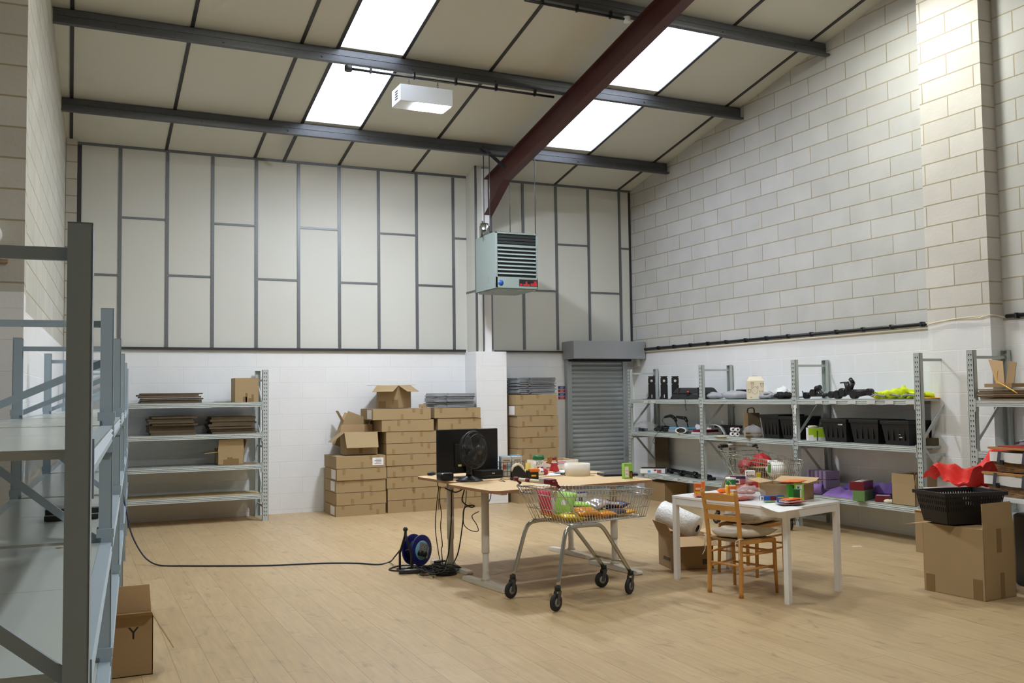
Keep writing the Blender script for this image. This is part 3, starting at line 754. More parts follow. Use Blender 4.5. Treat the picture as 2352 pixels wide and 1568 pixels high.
for q in list(bpy.context.scene.objects):
    if q.get('label', '').startswith('topmost flat brown carton of the stack under the tipped'):
        MB().box((.16, -.0052, .03), (.32, -.0036, .135)).build('paper_sticker', 'paper', q)
        for k in range(4): MB().box((.19+.02*(k % 2), -.006, .05+.02*k), (.29, -.0052, .056+.02*k)).build('printed_line', 'ink', q)
folded_pile('folded_tray_pile', 'pile of folded grey card trays on the carton stack behind the monitor', 'piles of folded grey trays', (5.14, 13.44, ztC+.004), .03, .64, .42, 13, .0158, 'grey_board', rn)
folded_pile('folded_tray_pile', 'pile of folded grey card trays on the stack beside the shutter', 'piles of folded grey trays', (6.53, 13.52, ztD+.004), .02, .66, .42, 16, .0158, 'grey_board', rn)
MB().box((6.10, 13.74, ztD-.02), (6.36, 13.80, ztD+.24)).build('x', 'black_matte') if False else None

# flattened boxes on the back rack
def span_y(x0, x1, y): return at(x0, 950, y=y).x, at(x1, 950, y=y).x
def flat_pile(label, x0, x1, ztop, py_top, yf, n, rn, m='card_dark'):
    a, b = span_y(x0, x1, yf); h = at((x0+x1)/2, py_top, y=yf).z-ztop
    return folded_pile('flattened_box_pile', label, 'piles of flattened boxes on the back rack', ((a+b)/2, yf+.26, ztop+.002), 0, b-a, .5, n, h/n, m, rn, jit=.03, ends=False, child='flattened_box')
rn = random.Random(5)
flat_pile('wide dark pile of flattened boxes on the top shelf of the back rack', 322, 462, 1.588, 902, 13.26, 6, rn)
flat_pile('tall dark pile of flattened boxes on the second shelf, nearer the aisle post gap', 346, 450, 1.172, 956, 13.26, 8, rn)
flat_pile('dark pile of flattened boxes at the post end of the second shelf', 484, 586, 1.172, 957, 13.26, 7, rn)
a, b = span_y(540, 594, 13.25); h = at(565, 868, y=13.25).z-1.588
carton('small_carton', 'closed brown carton on the top shelf of the back rack', 'small cartons on the back rack', ((a+b)/2, 13.25, 1.590), .0, b-a, .36, h, rnd, tapes=False)
o_ = bpy.context.scene.objects
for x0, w_, h_ in ((-.05, .05, .07), (-.02, .03, .12), (.02, .04, .05), (.06, .03, .10)): MB().box((x0, -.0035, .0), (x0+w_, -.0015, h_)).build('tape_strip', 'tape_dark', [q for q in o_ if q.name.startswith('small_carton') and q.type == 'EMPTY'][0])
a, b = span_y(501, 561, 13.25)
open_box('small_carton', 'open brown carton on the third shelf with its front flap standing up', 'small cartons on the back rack', ((a+b)/2, 13.25+.17, .7605), .0, b-a, .34, .17,
         [('-y', 2, .165), ('-x', 95, .17), ('+x', 15, .16), ('+y', 70, .1)], tape=[((-.10, -.1725, 0), (-.05, -.1705, .07)), ((-.05, -.1725, 0), (.02, -.1705, .10)), ((.02, -.1725, 0), (.10, -.1705, .08))])
t = MB().box((2.0, 13.24, .7575), (2.30, 13.6, .7595)).build('card_sheet', 'card2'); tag(t, 'flat sheet of brown card under the open carton on the third shelf', 'cardboard')
# ================================================================== DESKS
def rrect(x0, y0, x1, y1, r, n=5):
    out = []
    for cx, cy, a0 in ((x1-r, y0+r, -PI/2), (x1-r, y1-r, 0), (x0+r, y1-r, PI/2), (x0+r, y0+r, PI)):
        for k in range(n+1): a = a0+k*PI/2/n; out.append((cx+r*math.cos(a), cy+r*math.sin(a)))
    return out
DROT = math.radians(6.8); DTOP = .853
def desk(label, loc):
    t = thing('sit_stand_desk', label, 'desk', loc, DROT, 'birch sit-stand desks')
    b = MB(); pol = rrect(-.86, -.43, .86, .43, .09); b.prism(pol, DTOP-.024, DTOP-.001, 1); b.prism(pol, DTOP-.001, DTOP, 0)
    b.build('desktop', ['birch', 'edge'], t)
    for sx in (-.695, .695):
        f = MB(); pts = [(-.375, .0, .0), (.375, 0, 0)]
        prof = [(-.375, .006, .026, .034), (-.36, .0, .036, .04), (-.10, 0, .045, .043), (0, 0, .058, .045), (.10, 0, .045, .043), (.36, 0, .036, .04), (.375, .006, .026, .034)]
        vs_ = []; 
        for y, z0, z1, hw in prof:
            vs_ += [(sx-hw, y, z0), (sx+hw, y, z0), (sx+hw*.8, y, z1), (sx-hw*.8, y, z1)]
        fs = [(0,1,2,3), tuple(range(len(vs_)-4, len(vs_)))[::-1]]
        for i in range(len(prof)-1):
            for k in range(4): fs.append((i*4+k, i*4+(k+1) % 4, i*4+4+(k+1) % 4, i*4+4+k))
        f.add(vs_, fs); f.build('foot', 'leg_white', t, bevel=.004)
        MB().lathe([(.046, .05), (.031, .075), (.0275, .12), (.0275, .30)], 20, (sx, 0, 0)).build('lower_column', 'leg_white', t)
        MB().lathe([(.033, .285), (.034, .29), (.034, DTOP-.04)], 20, (sx, 0, 0)).build('upper_column', 'leg_white', t)
        MB().box((sx-.03, -.33, DTOP-.05), (sx+.03, .33, DTOP-.024)).build('cross_bracket', 'leg_white', t, bevel=.004)
    MB().box((-.69, -.03, DTOP-.06), (.69, .03, DTOP-.03)).build('under_beam', 'leg_white', t)
    return t
desk('birch-topped sit-stand desk on white T legs nearer the loaded shopping trolley', (3.955, 7.80, 0))
desk('birch-topped sit-stand desk carrying the monitor, pushed behind the other desk', (3.985, 8.72, 0))

# ================================================================== SHOPPING TROLLEYS
def trolley(label, loc, rot, red=True, h=1.0):
    t = thing('shopping_trolley', label, 'shopping cart', loc, rot, 'wire shopping trolleys')
    # basket stations: (x at bottom, x at top, half width bottom, half width top)
    zb0, zb1, zt0, zt1 = .625, .615, .90, .835
    def side(u, v, s):          # u 0 rear .. 1 front, v 0 bottom .. 1 top
        xb, xt = -.27+u*.86, -.40+u*1.07
        x = xb+(xt-xb)*v; zb = zb0+(zb1-zb0)*u; zt = zt0+(zt1-zt0)*u
        hb, ht = .235-.065*u, .275-.085*u
        return Vector((x, s*(hb+(ht-hb)*v), zb+(zt-zb)*v))
    w = MB(); r = .0027
    for s in (-1, 1):
        for k in range(31): w.tube([side(k/30, 0, s), side(k/30, 1, s)], r, 5)
        for v, rr in ((0, .004), (.36, .0025), (.8, .004), (1, .0055)): w.tube([side(k/6, v, s) for k in range(7)], rr, 6)
    for k in range(15):
        q = -1+2*k/14
        a, b = side(1, 0, 1), side(1, 1, 1); w.tube([(a.x, a.y*q, a.z), (b.x, b.y*q, b.z)], r, 5)
        a, b = side(0, 0, 1), side(0, 1, 1); w.tube([(a.x, a.y*q, a.z), (b.x, b.y*q, b.z)], r, 5)
        a, b = side(0, 0, 1), side(1, 0, 1); w.tube([(a.x, a.y*q, a.z), (b.x, b.y*q, b.z)], r, 5)
    for u in (0, 1):
        for v, rr in ((0, .004), (.36, .0025), (.8, .004), (1, .0055)): w.tube([side(u, v, -1), side(u, v, 1)], rr, 6)
    for k in range(1, 10): w.tube([side(k/10, 0, -1), side(k/10, 0, 1)], .0025, 5)
    w.build('wire_basket', 'chrome', t)
    hb = MB(); hx, hz = -.425, .957
    hb.tube([(hx, -.215, hz), (hx, .215, hz)], .015, 12); hb.build('handle_bar', 'cream' if red else 'dial', t)
    for s in (-1, 1):
        c = MB(); c.tube([(hx, s*.205, hz), (hx, s*.275, hz)], .019, 12); c.tube([(hx, s*.25, hz), (hx+.05, s*.262, hz-.035)], .012, 8)
        c.build('handle_end', 'maroon' if red else 'black', t)
        a = MB(); a.tube([(hx+.05, s*.262, hz-.035), side(0, 1, s)], .008, 8); a.tube([side(0, 1, s)+Vector((0, s*.008, 0)), side(.16, .0, s)+Vector((0, s*.012, -.01)), side(.19, -.04, s)+Vector((0, s*.012, 0))], .005, 6); a.build('handle_arm', 'chrome', t)
    cb = MB(); cb.box((hx-.03, -.245, hz-.012), (hx+.035, -.155, hz+.03)); cb.build('coin_lock', 'maroon' if red else 'black', t, bevel=.008)
    cb = MB(); cb.box((hx-.028, -.15, hz+.0), (hx+.03, -.09, hz+.033)); cb.build('coin_lock_cover', 'dial', t, bevel=.006)
    if red:
        MB().tube([(hx, .05, hz), (hx, .11, hz)], .0157, 12).build('handle_band', 'maroon', t)
        ch = MB(); ch.tube([(hx+.01, -.20, hz-.02), (hx+.02, -.205, hz-.12)], .004, 6); ch.tube([(hx+.02, -.205, hz-.12), (hx+.03, -.205, hz-.24)], .012, 8); ch.build('coin_key_chain', 'dial', t)
    # tubular legs
    for s in (-1, 1):
        L = MB(); pts = [(-.435, s*.295, .175), (-.375, s*.272, .40), (-.335, s*.257, .54), (-.30, s*.247, .59), (-.24, s*.24, .607), (-.10, s*.228, .607), (.02, s*.22, .60), (.08, s*.214, .575), (.15, s*.206, .50), (.41, s*.17, .175)]
        L.tube(curve_pts(pts, 5), .0165, 12); L.build('leg_frame', 'tube_steel', t)
    x = MB(); x.tube([(.33, -.18, .27), (.33, .18, .27)], .009, 8); x.tube([(-.15, -.232, .612), (-.15, .232, .612)], .008, 8); x.tube([(.05, -.21, .605), (.05, .21, .605)], .008, 8); x.build('cross_tube', 'tube_steel', t)
    for cx, cy, ang in ((-.44, -.297, .25), (-.44, .297, .2), (.415, -.169, .35), (.415, .169, -.1)):
        c_, s_ = math.cos(ang), math.sin(ang)
        F = Matrix.Translation((cx, cy, 0)) @ Matrix.Rotation(ang, 4, 'Z')
        f = MB(); f.cyl((cx, cy, .15), (cx, cy, .185), .024, 14)
        f.build('castor_collar', 'rubber', t)
        f = MB()
        for q in (-1, 1):
            f.add([F @ Vector(p) for p in [(-.022, q*.02, .15), (.022, q*.02, .15), (-.008, q*.02, .055), (-.04, q*.02, .055), (-.022, q*.022, .15), (.022, q*.022, .15), (-.008, q*.022, .055), (-.04, q*.022, .055)]], [(0,1,2,3),(7,6,5,4),(0,4,5,1),(1,5,6,2),(2,6,7,3),(3,7,4,0)])
        f.cyl(F @ Vector((0, 0, .148)), F @ Vector((0, 0, .153)), .026, 12); fk = f.build('castor_fork', 'galv', t)
        wv = MB(); prof = [(.02, -.014), (.055, -.015), (.064, -.01), (.066, 0), (.064, .01), (.055, .015), (.02, .014)]
        mx = F @ Matrix.Translation((-.024, 0, .067)) @ Matrix.Rotation(PI/2, 4, 'X')
        wv.lathe(prof, 24, (0, 0, 0), 0, mx); wv.lathe([(.018, -.0165), (.034, -.016)], 16, (0, 0, 0), 1, mx); wv.lathe([(.034, .016), (.018, .0165)], 16, (0, 0, 0), 1, mx); wv.build('castor_wheel', ['rubber', 'grey_plastic'], t)
    return t
T1 = trolley('shopping trolley full of snack packets in front of the desks', (3.755, 6.955, 0), math.radians(10.4))
PK2 = 0
T2 = trolley('shopping trolley with red bags parked behind the white table by the racking', (7.60, 9.46, 0), math.radians(-96), red=False)
MB().slab((-.50, -.13, .976), (-.50, .12, .976), (-.36, .12, .985), (-.36, -.13, .985), .002).build('paper_sheet', 'paper', T2)

# ---------------------------------------------------------------- soft packets
def pillow(b, L, W, T, mi=0, mx=None, n=10):
    """a sealed crisp-style packet"""
    vs_ = []; fs = []
    for top in (1, -1):
        for j in range(n+1):
            for i in range(n+1):
                u, v = i/n*2-1, j/n*2-1
                k = (max(0, 1-abs(u)**2.6)*max(0, 1-abs(v)**3))**.6
                wob = .06*math.sin(9*u+3*v)*k
                vs_.append((u*L/2*(1-.05*abs(v)**2*0), v*W/2*(1-.06*(1-abs(u))), top*T/2*k*(1+wob)+.0004*top))
    N_ = (n+1)**2; W_ = n+1
    for j in range(n):
        for i in range(n):
            a = j*W_+i; fs.append((a, a+1, a+W_+1, a+W_)); fs.append((N_+a, N_+a+W_, N_+a+W_+1, N_+a+1))
    for i in range(n):
        fs.append((i, N_+i, N_+i+1, i+1)); a = n*W_+i; fs.append((a+1, N_+a+1, N_+a, a))
        a = i*W_; fs.append((a+W_, N_+a+W_, N_+a, a)); a = i*W_+n; fs.append((a, N_+a, N_+a+W_, a+W_))
    return b.add(vs_, fs, mi, True, mx)
def packet(name, label, group, base, loc, rot, L, W, T, m, cat='snack packet', band=None):
    """base = matrix of the thing it lies in; loc in that frame"""
    mw = base @ Matrix.Translation(loc) @ Matrix.Rotation(rot[2], 4, 'Z') @ Matrix.Rotation(rot[1], 4, 'Y') @ Matrix.Rotation(rot[0], 4, 'X')
    b = MB(); pillow(b, L, W, T); o = b.build(name, m)
    o.matrix_world = mw; tag(o, label, cat, group)
    if band:
        b = MB(); pillow(b, L*.5, W*.55, T*1.06); q = b.build('printed_panel', band, o)
    return o
TM = Matrix.Translation(T1.location) @ Matrix.Rotation(math.radians(10.4), 4, 'Z')
G = 'packets in the loaded trolley'
PK = [('pink_packet', 'large pink packet standing at the handle end of the loaded trolley', (-.245, .10, .765), (0, 1.35, .15), .21, .15, .05, 'pink', None),
 ('green_packet', 'green and white packet with red print beside the pink one in the trolley', (-.15, -.03, .765), (.25, -1.1, .3), .20, .17, .06, 'green_light', 'paper'),
 ('snack_packet', 'yellow foil packet at the handle-end bottom of the loaded trolley', (-.135, .10, .662), (.1, .08, .4), .21, .16, .05, 'gold', None),
 ('snack_packet', 'yellow foil packet at the near bottom corner under the coin lock', (-.14, -.11, .665), (.05, .1, -.2), .20, .15, .05, 'yellow', 'brown_print'),
 ('snack_packet', 'orange foil packet leaning on the near side of the loaded trolley', (.00, -.12, .695), (.35, .06, .1), .25, .13, .055, 'amber', None),
 ('snack_packet', 'amber foil packet in the middle of the loaded trolley', (.03, .04, .665), (0, .05, .5), .24, .16, .05, 'gold', 'amber'),
 ('snack_packet', 'orange foil packet low on the near side toward the front', (.18, -.10, .665), (.15, .0, .05), .24, .13, .045, 'amber', 'lime'),
 ('snack_packet', 'green-topped packet lying across the middle of the trolley', (.06, .03, .735), (.1, .1, -.3), .22, .14, .04, 'green_light', None),
 ('foil_packet', 'silver and purple foil packet heaped in the middle of the trolley', (.20, -.01, .735), (.2, -.15, .3), .22, .16, .07, 'silver_foil', None),
 ('foil_packet', 'silver foil packet with dark print ahead of the heaped one', (.34, .02, .715), (-.1, .1, .0), .20, .15, .05, 'silver_foil', 'navy'),
 ('dark_packet', 'dark packet with white edge under the silver foil ones', (.36, -.05, .665), (.1, 0, .2), .22, .14, .045, 'navy', None),
 ('dark_packet', 'dark blue packet at the front end of the loaded trolley', (.47, .04, .695), (.1, -.25, .1), .17, .14, .05, 'navy', 'lightblue'),
 ('snack_packet', 'small yellow packet in the front corner of the loaded trolley', (.49, -.06, .652), (0, 0, .2), .14, .11, .035, 'gold', None),
 ('snack_packet', 'brown and gold packet lying flat at the bottom rear middle of the trolley', (-.06, .02, .655), (0, .03, .9), .20, .13, .04, 'gold', 'brown_print'),
 ('snack_packet', 'small dark brown packet tucked under the orange foil packets', (.09, -.02, .655), (.05, 0, -.6), .17, .12, .035, 'brown_dark', 'gold'),
 ('foil_packet', 'small crumpled silver packet at the far side of the trolley front', (.30, .10, .675), (.3, .1, .9), .15, .12, .05, 'silver_foil', 'purple_box'),
 ('dark_packet', 'black and silver packet leaning on the far side near the front', (.42, .10, .70), (.5, -.1, .3), .16, .12, .04, 'black_gloss', 'silver_foil'),
 ('foil_packet', 'glinting clear packet behind the yellow ones in the trolley', (-.06, .10, .715), (.1, -.2, .6), .18, .13, .05, 'silver_foil', 'gold')]
for nm, lab, loc, rot, L, W, T, mm, bd in PK: packet(nm, lab, G, TM, loc, rot, L, W, T, mm, band=bd)
def pack_box(name, label, group, base, loc, rz, L, W, H, m, cat='packet box', panels=(), rx=0, ry=0, bev=.003):
    """printed carton; panels = (face, u0, v0, u1, v1, material) in fractions of the face"""
    t = thing(name, label, cat, (0, 0, 0), 0, group)
    t.matrix_world = base @ Matrix.Translation(loc) @ Matrix.Rotation(rz, 4, 'Z') @ Matrix.Rotation(rx, 4, 'X') @ Matrix.Rotation(ry, 4, 'Y')
    MB().box((-L/2, -W/2, 0), (L/2, W/2, H)).build('carton_body', m, t, bevel=bev)
    e = .0012
    for f, u0, v0, u1, v1, mm in panels:
        b = MB()
        if f == '-y': b.box((-L/2+L*u0, -W/2-e, H*v0), (-L/2+L*u1, -W/2, H*v1))
        elif f == '+y': b.box((-L/2+L*u0, W/2, H*v0), (-L/2+L*u1, W/2+e, H*v1))
        elif f == '-x': b.box((-L/2-e, -W/2+W*u0, H*v0), (-L/2, -W/2+W*u1, H*v1))
        elif f == '+x': b.box((L/2, -W/2+W*u0, H*v0), (L/2+e, -W/2+W*u1, H*v1))
        else: b.box((-L/2+L*u0, -W/2+W*v0, H), (-L/2+L*u1, -W/2+W*v1, H+e))
        b.build('printed_panel', mm, t)
    return t
I4 = Matrix.Identity(4)
pack_box('purple_box', 'purple and white packet box propped at the far side of the trolley', G, TM, (.10, .165, .70), .05, .26, .05, .12, 'purple_box', panels=[('-y', .5, .08, .98, .92, 'paper'), ('-y', .62, .2, .78, .7, 'purple_box'), ('-y', .08, .3, .4, .7, 'lilac')])

# contents of the second trolley
T2M = Matrix.Translation(T2.location) @ Matrix.Rotation(math.radians(-96), 4, 'Z')
for i, (loc, sz, mm, lab) in enumerate([((-.16, -.05, .635), (.22, .18, .2), 'red', 'crumpled red and black bag at the handle end of the parked trolley'), ((-.02, .07, .635), (.26, .20, .27), 'red', 'taller crumpled red bag in the middle of the parked trolley')]):
    b = MB(); b.blob((0, 0, 0), sz, i+3, .14, 18, 12)
    o = b.build('red_bag', mm); o.matrix_world = T2M @ Matrix.Translation(loc); tag(o, lab, 'bag', 'red bags in the parked trolley')
    b = MB(); b.blob((0, 0, 0), (sz[0]*1.02, sz[1]*1.02, sz[2]*.4), i+3, .12, 18, 6); q = b.build('black_band', 'black_gloss', o); q.location = (0, 0, sz[2]*.28)
pack_box('brown_box', 'dark brown low box with a tan top in the parked trolley', None, T2M, (.17, -.03, .635), .1, .22, .30, .10, 'brown_dark', panels=[('top', .0, .0, 1, 1, 'card')])
t = thing('clear_jar', 'clear jar with a white lid in the parked trolley', 'jar', T2M @ Vector((.13, .11, .635))); MB().lathe([(.04, 0), (.045, .02), (.045, .14)], 16).build('jar_body', 'glass_clear', t); MB().lathe([(.047, .14), (.047, .17), (0.001, .172)], 16).build('lid', 'paper', t)
b = MB(); b.blob((0, 0, 0), (.26, .22, .2), 9, .15, 16, 10); o = b.build('white_bag', 'paper'); o.matrix_world = T2M @ Matrix.Translation((.42, .0, .635)); tag(o, 'white carrier bag with a green stripe at the front of the parked trolley', 'bag')
q = MB(); q.box((-.02, -.115, .05), (.02, -.1, .16)); q.build('green_stripe', 'green', o)

# ================================================================== WHITE TABLE AND CHAIRS
tc_ = Vector((5.315, 6.68, 0)); TZ = .732
FT = [Vector((4.855, 7.225, 0)), Vector((5.035, 5.93, 0)), Vector((5.76, 6.13, 0)), Vector((5.615, 7.43, 0))]   # far left, near left, near right, far right
t = thing('white_table', 'white rectangular table on square legs covered with snack boxes', 'table', tc_)
q = [p-tc_ for p in FT]; up = lambda p, z: Vector((p.x, p.y, z))
MB().slab(up(q[0], TZ-.022), up(q[1], TZ-.022), up(q[2], TZ-.022), up(q[3], TZ-.022), .022).build('tabletop', 'table_white', t, bevel=.003)
ax = (q[2]-q[1]).normalized(); ay = (q[0]-q[1]).normalized()
for p, sx, sy in ((q[0], 1, -1), (q[1], 1, 1), (q[2], -1, 1), (q[3], -1, -1)):
    a = p+ax*(sx*.002)+ay*(sy*.002); b_ = a+ax*(sx*.046); c_ = b_+ay*(sy*.046); d_ = a+ay*(sy*.046)
    MB().add([up(v, 0) for v in (a, b_, c_, d_)]+[up(v, TZ-.022) for v in (a, b_, c_, d_)], [(3,2,1,0),(4,5,6,7),(0,1,5,4),(1,2,6,5),(2,3,7,6),(3,0,4,7)]).build('leg', 'table_white', t)
for i in range(4):
    a, b_ = q[i], q[(i+1) % 4]; d_ = (b_-a).normalized(); nn = Vector((-d_.y, d_.x, 0))
    a2, b2 = a+d_*.05+nn*.016, b_-d_*.05+nn*.016
    MB().bar(up(a2, TZ-.05), up(b2, TZ-.05), .024, .056).build('apron_rail', 'table_white', t)
def chair(label, loc, rot, W0=.30, W1=.42, D=.38, hs=1.0):
    """ladder-back beech chair with a rush seat and tied cushion; faces local +x"""
    t = thing('ladderback_chair', label, 'chair', loc, rot, 'beech ladder-back chairs')
    hb, hf, db, df = W0/2+.01, W1/2, -D/2, D/2
    for s in (-1, 1):
        L = MB(); L.tube(curve_pts([(db, s*hb, 0), (db+.005, s*hb, .25), (db, s*hb, .47), (db-.02, s*(hb+.004), .47+.18*hs), (db-.055, s*(hb+.01), .47+.375*hs)], 6), [.0185]*18+[.0172]*7, 12); L.lathe([(.0155, 0), (.012, .008), (.001, .011)], 12, (db-.055, s*(hb+.01), .47+.375*hs)); L.build('back_post', 'beech', t)
        L = MB(); L.tube([(df+.012, s*(hf+.004), 0), (df, s*hf, .25), (df-.004, s*hf, .44)], [.013, .017, .016], 12); L.build('front_leg', 'beech', t)
        for z0, z1 in ((.33, .335), (.215, .22)): MB().tube([(db+.005, s*hb, z0), (df, s*hf, z1)], .0095, 8).build('side_stretcher', 'beech', t)
        MB().bar((db+.01, s*hb, .432), (df, s*hf, .432), .024, .03).build('seat_rail', 'beech', t)
    MB().tube([(db+.003, -hb, .25), (db+.003, hb, .25)], .0095, 8).build('back_stretcher', 'beech', t)
    for z in (.335, .20): MB().tube([(df, -hf, z), (df, hf, z)], .0095, 8).build('front_stretcher', 'beech', t)
    for zc, hh in ((.785, .05), (.705, .042), (.625, .042)):
        zc = .47+(zc-.47)*hs
        off = -.02-.035*max(0, (zc-.65)/.195) + db
        S_ = MB(); n = 10
        for (k0, k1) in ((0, n),):
            vs_ = []
            for k in range(n+1):
                y = -hb+2*hb*k/n; cx = off-.018*(1-((y/hb)**2)); zz = zc+.012*(1-(y/hb)**2) if zc > .72 else zc
                vs_ += [(cx-.006, y, zc-hh/2), (cx+.006, y, zc-hh/2), (cx+.006, y, zz+hh/2), (cx-.006, y, zz+hh/2)]
            fs = [(0,1,2,3), tuple(range(4*n, 4*n+4))[::-1]]
            for k in range(n):
                for j in range(4): fs.append((k*4+j, k*4+(j+1) % 4, k*4+4+(j+1) % 4, k*4+4+j))
            S_.add(vs_, fs)
        S_.build('back_slat', 'beech', t)
    s_ = MB(); s_.prism([(db+.02, -hb+.005), (df-.01, -hf+.01), (df-.01, hf-.01), (db+.02, hb-.005)], .428, .452); s_.build('rush_seat', 'rush', t, bevel=.006)
    def cush(u, v, top):
        x = (db+.005)+(D+.03)*u; hw = (hb-.012)+(hf+.015-hb+.012)*u; y = (v*2-1)*hw
        e = max(0, 1-abs(u*2-1)**5)*max(0, 1-abs(v*2-1)**5)
        tuft = sum(math.exp(-((u-a)**2+(v-b)**2)/.004) for a in (.28, .72) for b in (.28, .72))
        wob = .006*math.sin(7*u+5*v)+.004*math.sin(15*v)
        return (x, y, .488+top*(.036*e**.5)-(.016*tuft if top > 0 else 0)+wob*e+.012*abs(u*2-1)**4*(v*2-1)**2*2)
    c = MB(); N_ = 16
    for top in (1, -1): c.grid(lambda u, v, top=top: cush(u, v, top), N_, N_)
    c.build('seat_cushion', 'linen', t)
    tie = MB()
    for s in (-1, 1):
        tie.tube(curve_pts([(db+.02, s*(hb-.01), .47), (db-.02, s*(hb+.015), .468), (db-.015, s*(hb+.03), .47), (db+.025, s*(hb+.012), .465)], 6), .004, 6)
        tie.tube(curve_pts([(db-.02, s*(hb+.01), .466), (db-.035, s*(hb+.02), .42), (db-.03, s*(hb+.012), .36), (db-.045, s*(hb+.03), .31)], 6), .0035, 6)
        tie.tube(curve_pts([(db-.02, s*(hb+.01), .466), (db-.045, s*(hb-.01), .44), (db-.05, s*(hb+.01), .38)], 6), .0035, 6)
    tie.build('cushion_tie', 'linen', t)
    return t
chair('beech ladder-back chair with its back to the trolley, tucked under the white table', (5.015, 6.50, 0), math.radians(14))
chair('beech ladder-back chair on the far side of the white table, mostly hidden', (5.69, 7.185, 0), math.radians(199), W0=.37, W1=.39, D=.46, hs=.84)

# ================================================================== CABLE REEL, LEADS AND CABLES
t = thing('cable_reel', 'blue cable reel with grey sockets standing on the floor by the desk', 'cable reel', (3.0, 8.76, 0), math.radians(28))
R0 = .145
def disc(y, r0, mi, th=.008):
    b = MB(); b.lathe([(.0, -th), (r0-.012, -th), (r0, -th/2), (r0, th/2), (r0-.012, th), (0, th)], 40, (0, 0, 0), mi, Matrix.Translation((0, y, .185)) @ Matrix.Rotation(PI/2, 4, 'X'), cap=False); return b
disc(-.055, R0, 0).build('front_flange', 'blue_reel', t); disc(.055, R0, 0).build('rear_flange', 'blue_reel', t)
b = MB(); b.lathe([(.085, -.05), (.085, .05)], 32, (0, 0, 0), 0, Matrix.Translation((0, 0, .185)) @ Matrix.Rotation(PI/2, 4, 'X')); b.build('cable_drum', 'cable_blue', t)
b = MB(); b.lathe([(0, 0), (.092, 0), (.088, .006), (0, .008)], 32, (0, 0, 0), 0, Matrix.Translation((.0, -.064, .185)) @ Matrix.Rotation(PI/2, 4, 'X'), cap=False); b.build('socket_plate', 'lightblue', t)
mr_ = Matrix.Translation((0, -.073, .185)) @ Matrix.Rotation(.28, 4, 'Y')
b = MB(); b.box((-.055, -.004, -.05), (.048, 0, .07), 0, mr_); b.box((.052, -.004, -.062), (.082, 0, .04), 0, mr_)
b.build('socket_panel', 'grey_plastic', t)
b = MB()
for x, z in ((-.03, .035), (.012, .035), (-.012, .05), (.03, .05), (-.03, .012), (.02, .012)): b.box((x-.003, -.006, z-.004), (x+.003, -.0035, z+.004), 0, mr_)
b.box((.048, -.005, -.065), (.053, .0, .06), 0, mr_); b.build('socket_holes', 'black', t)
for x in (-.04, .012):
    b = MB(); b.lathe([(.027, 0), (.027, .03), (.02, .036), (0, .036)], 18, (0, 0, 0), 0, mr_ @ Matrix.Translation((x, -.004, -.03)) @ Matrix.Rotation(PI/2, 4, 'X'), cap=False); b.build('plug', 'black', t)
b = MB()
for s in (-1, 1): b.tube([(-.155, s*.075, .0), (-.155, s*.075, .17), (-.155, s*.02, .30), (-.155, 0, .36)], .011, 10)
b.tube([(-.155, -.075, .012), (-.05, -.075, .012), (.10, -.075, .03), (.13, -.075, .012)], .010, 8); b.tube([(-.155, .075, .012), (.13, .075, .012)], .010, 8)
b.tube([(.13, -.075, .012), (.13, .075, .012)], .010, 8); b.tube([(-.155, 0, .2), (0, 0, .185)], .008, 8)
b.build('stand_frame', 'black', t)
b = MB(); b.tube([(-.155, 0, .34), (-.155, 0, .385)], .013, 10); b.lathe([(.012, -.018), (.022, -.008), (.022, .008), (.012, .02), (0, .022)], 16, (-.155, 0, .395)); b.build('carry_knob', 'charcoal', t)
def cable(name, label, pts, r, m='black', cat='cable', group=None, n=8):
    b = MB(); b.tube(curve_pts(pts, n), r, 8); return tag(b.build(name, m), label, cat, group)
F_ = lambda x, y, z=.008: Vector(at(x, y, z=z))
cable('floor_cable', 'dark blue cable trailing across the floor from the left racking to the reel',
      [at(283, 1135, y=10.45), at(291, 1180, y=10.42), at(302, 1225, y=10.38), at(320, 1262, y=10.34), at(340, 1286, y=10.30), F_(368, 1298), F_(420, 1299), F_(520, 1299), F_(620, 1298), F_(740, 1293), F_(820, 1293), F_(868, 1296), F_(895, 1290), Vector((2.86, 9.0, .10)), Vector((2.875, 8.84, .20))], .0075, 'cable_blue')
b = MB(); r2 = random.Random(8)
base = F_(1000, 1308)
cable('looped_lead', 'black lead looped out on the floor in front of the cable reel', [F_(985, 1300), F_(925, 1298), F_(895, 1306), F_(905, 1310), F_(940, 1310), F_(970, 1303), F_(930, 1304), F_(912, 1306), F_(935, 1313), F_(985, 1314)], .007)
for i in range(3):
    c0 = F_([985, 1003, 1022][i], [1318, 1316, 1310][i], .01); pts = []
    for k in range(26):
        a = k*.9+i; rr = .07+.05*math.sin(k*1.7+i); pts.append(c0+Vector((rr*math.cos(a)*1.3, rr*math.sin(a)*1.5, .004+.045*abs(math.sin(k*.73+i)))))
    cable('tangled_lead', ['tangled black lead heap nearest the cable reel', 'tangled black lead heap in the middle of the pile by the desk foot', 'tangled black lead heap against the desk foot'][i], pts, .0055, group='tangled leads on the floor', n=5)
def small(name, label, cat, loc, rz, boxes, group=None, bevel=.003):
    """boxes: (part, lo, hi, material)"""
    t = thing(name, label, cat, loc, rz, group)
    for part, lo, hi, mm in boxes: MB().box(lo, hi).build(part, mm, t, bevel=bevel)
    return t
p = F_(950, 1314, 0); small('extension_lead', 'dark extension socket strip lying beside the cable reel', 'extension lead', (p.x, p.y-.05, 0), -.25, [('socket_strip', (-.15, -.03, 0), (.15, .03, .035), 'charcoal'), ('socket_face', (-.10, -.022, .034), (.04, .022, .037), 'grey_plastic')])
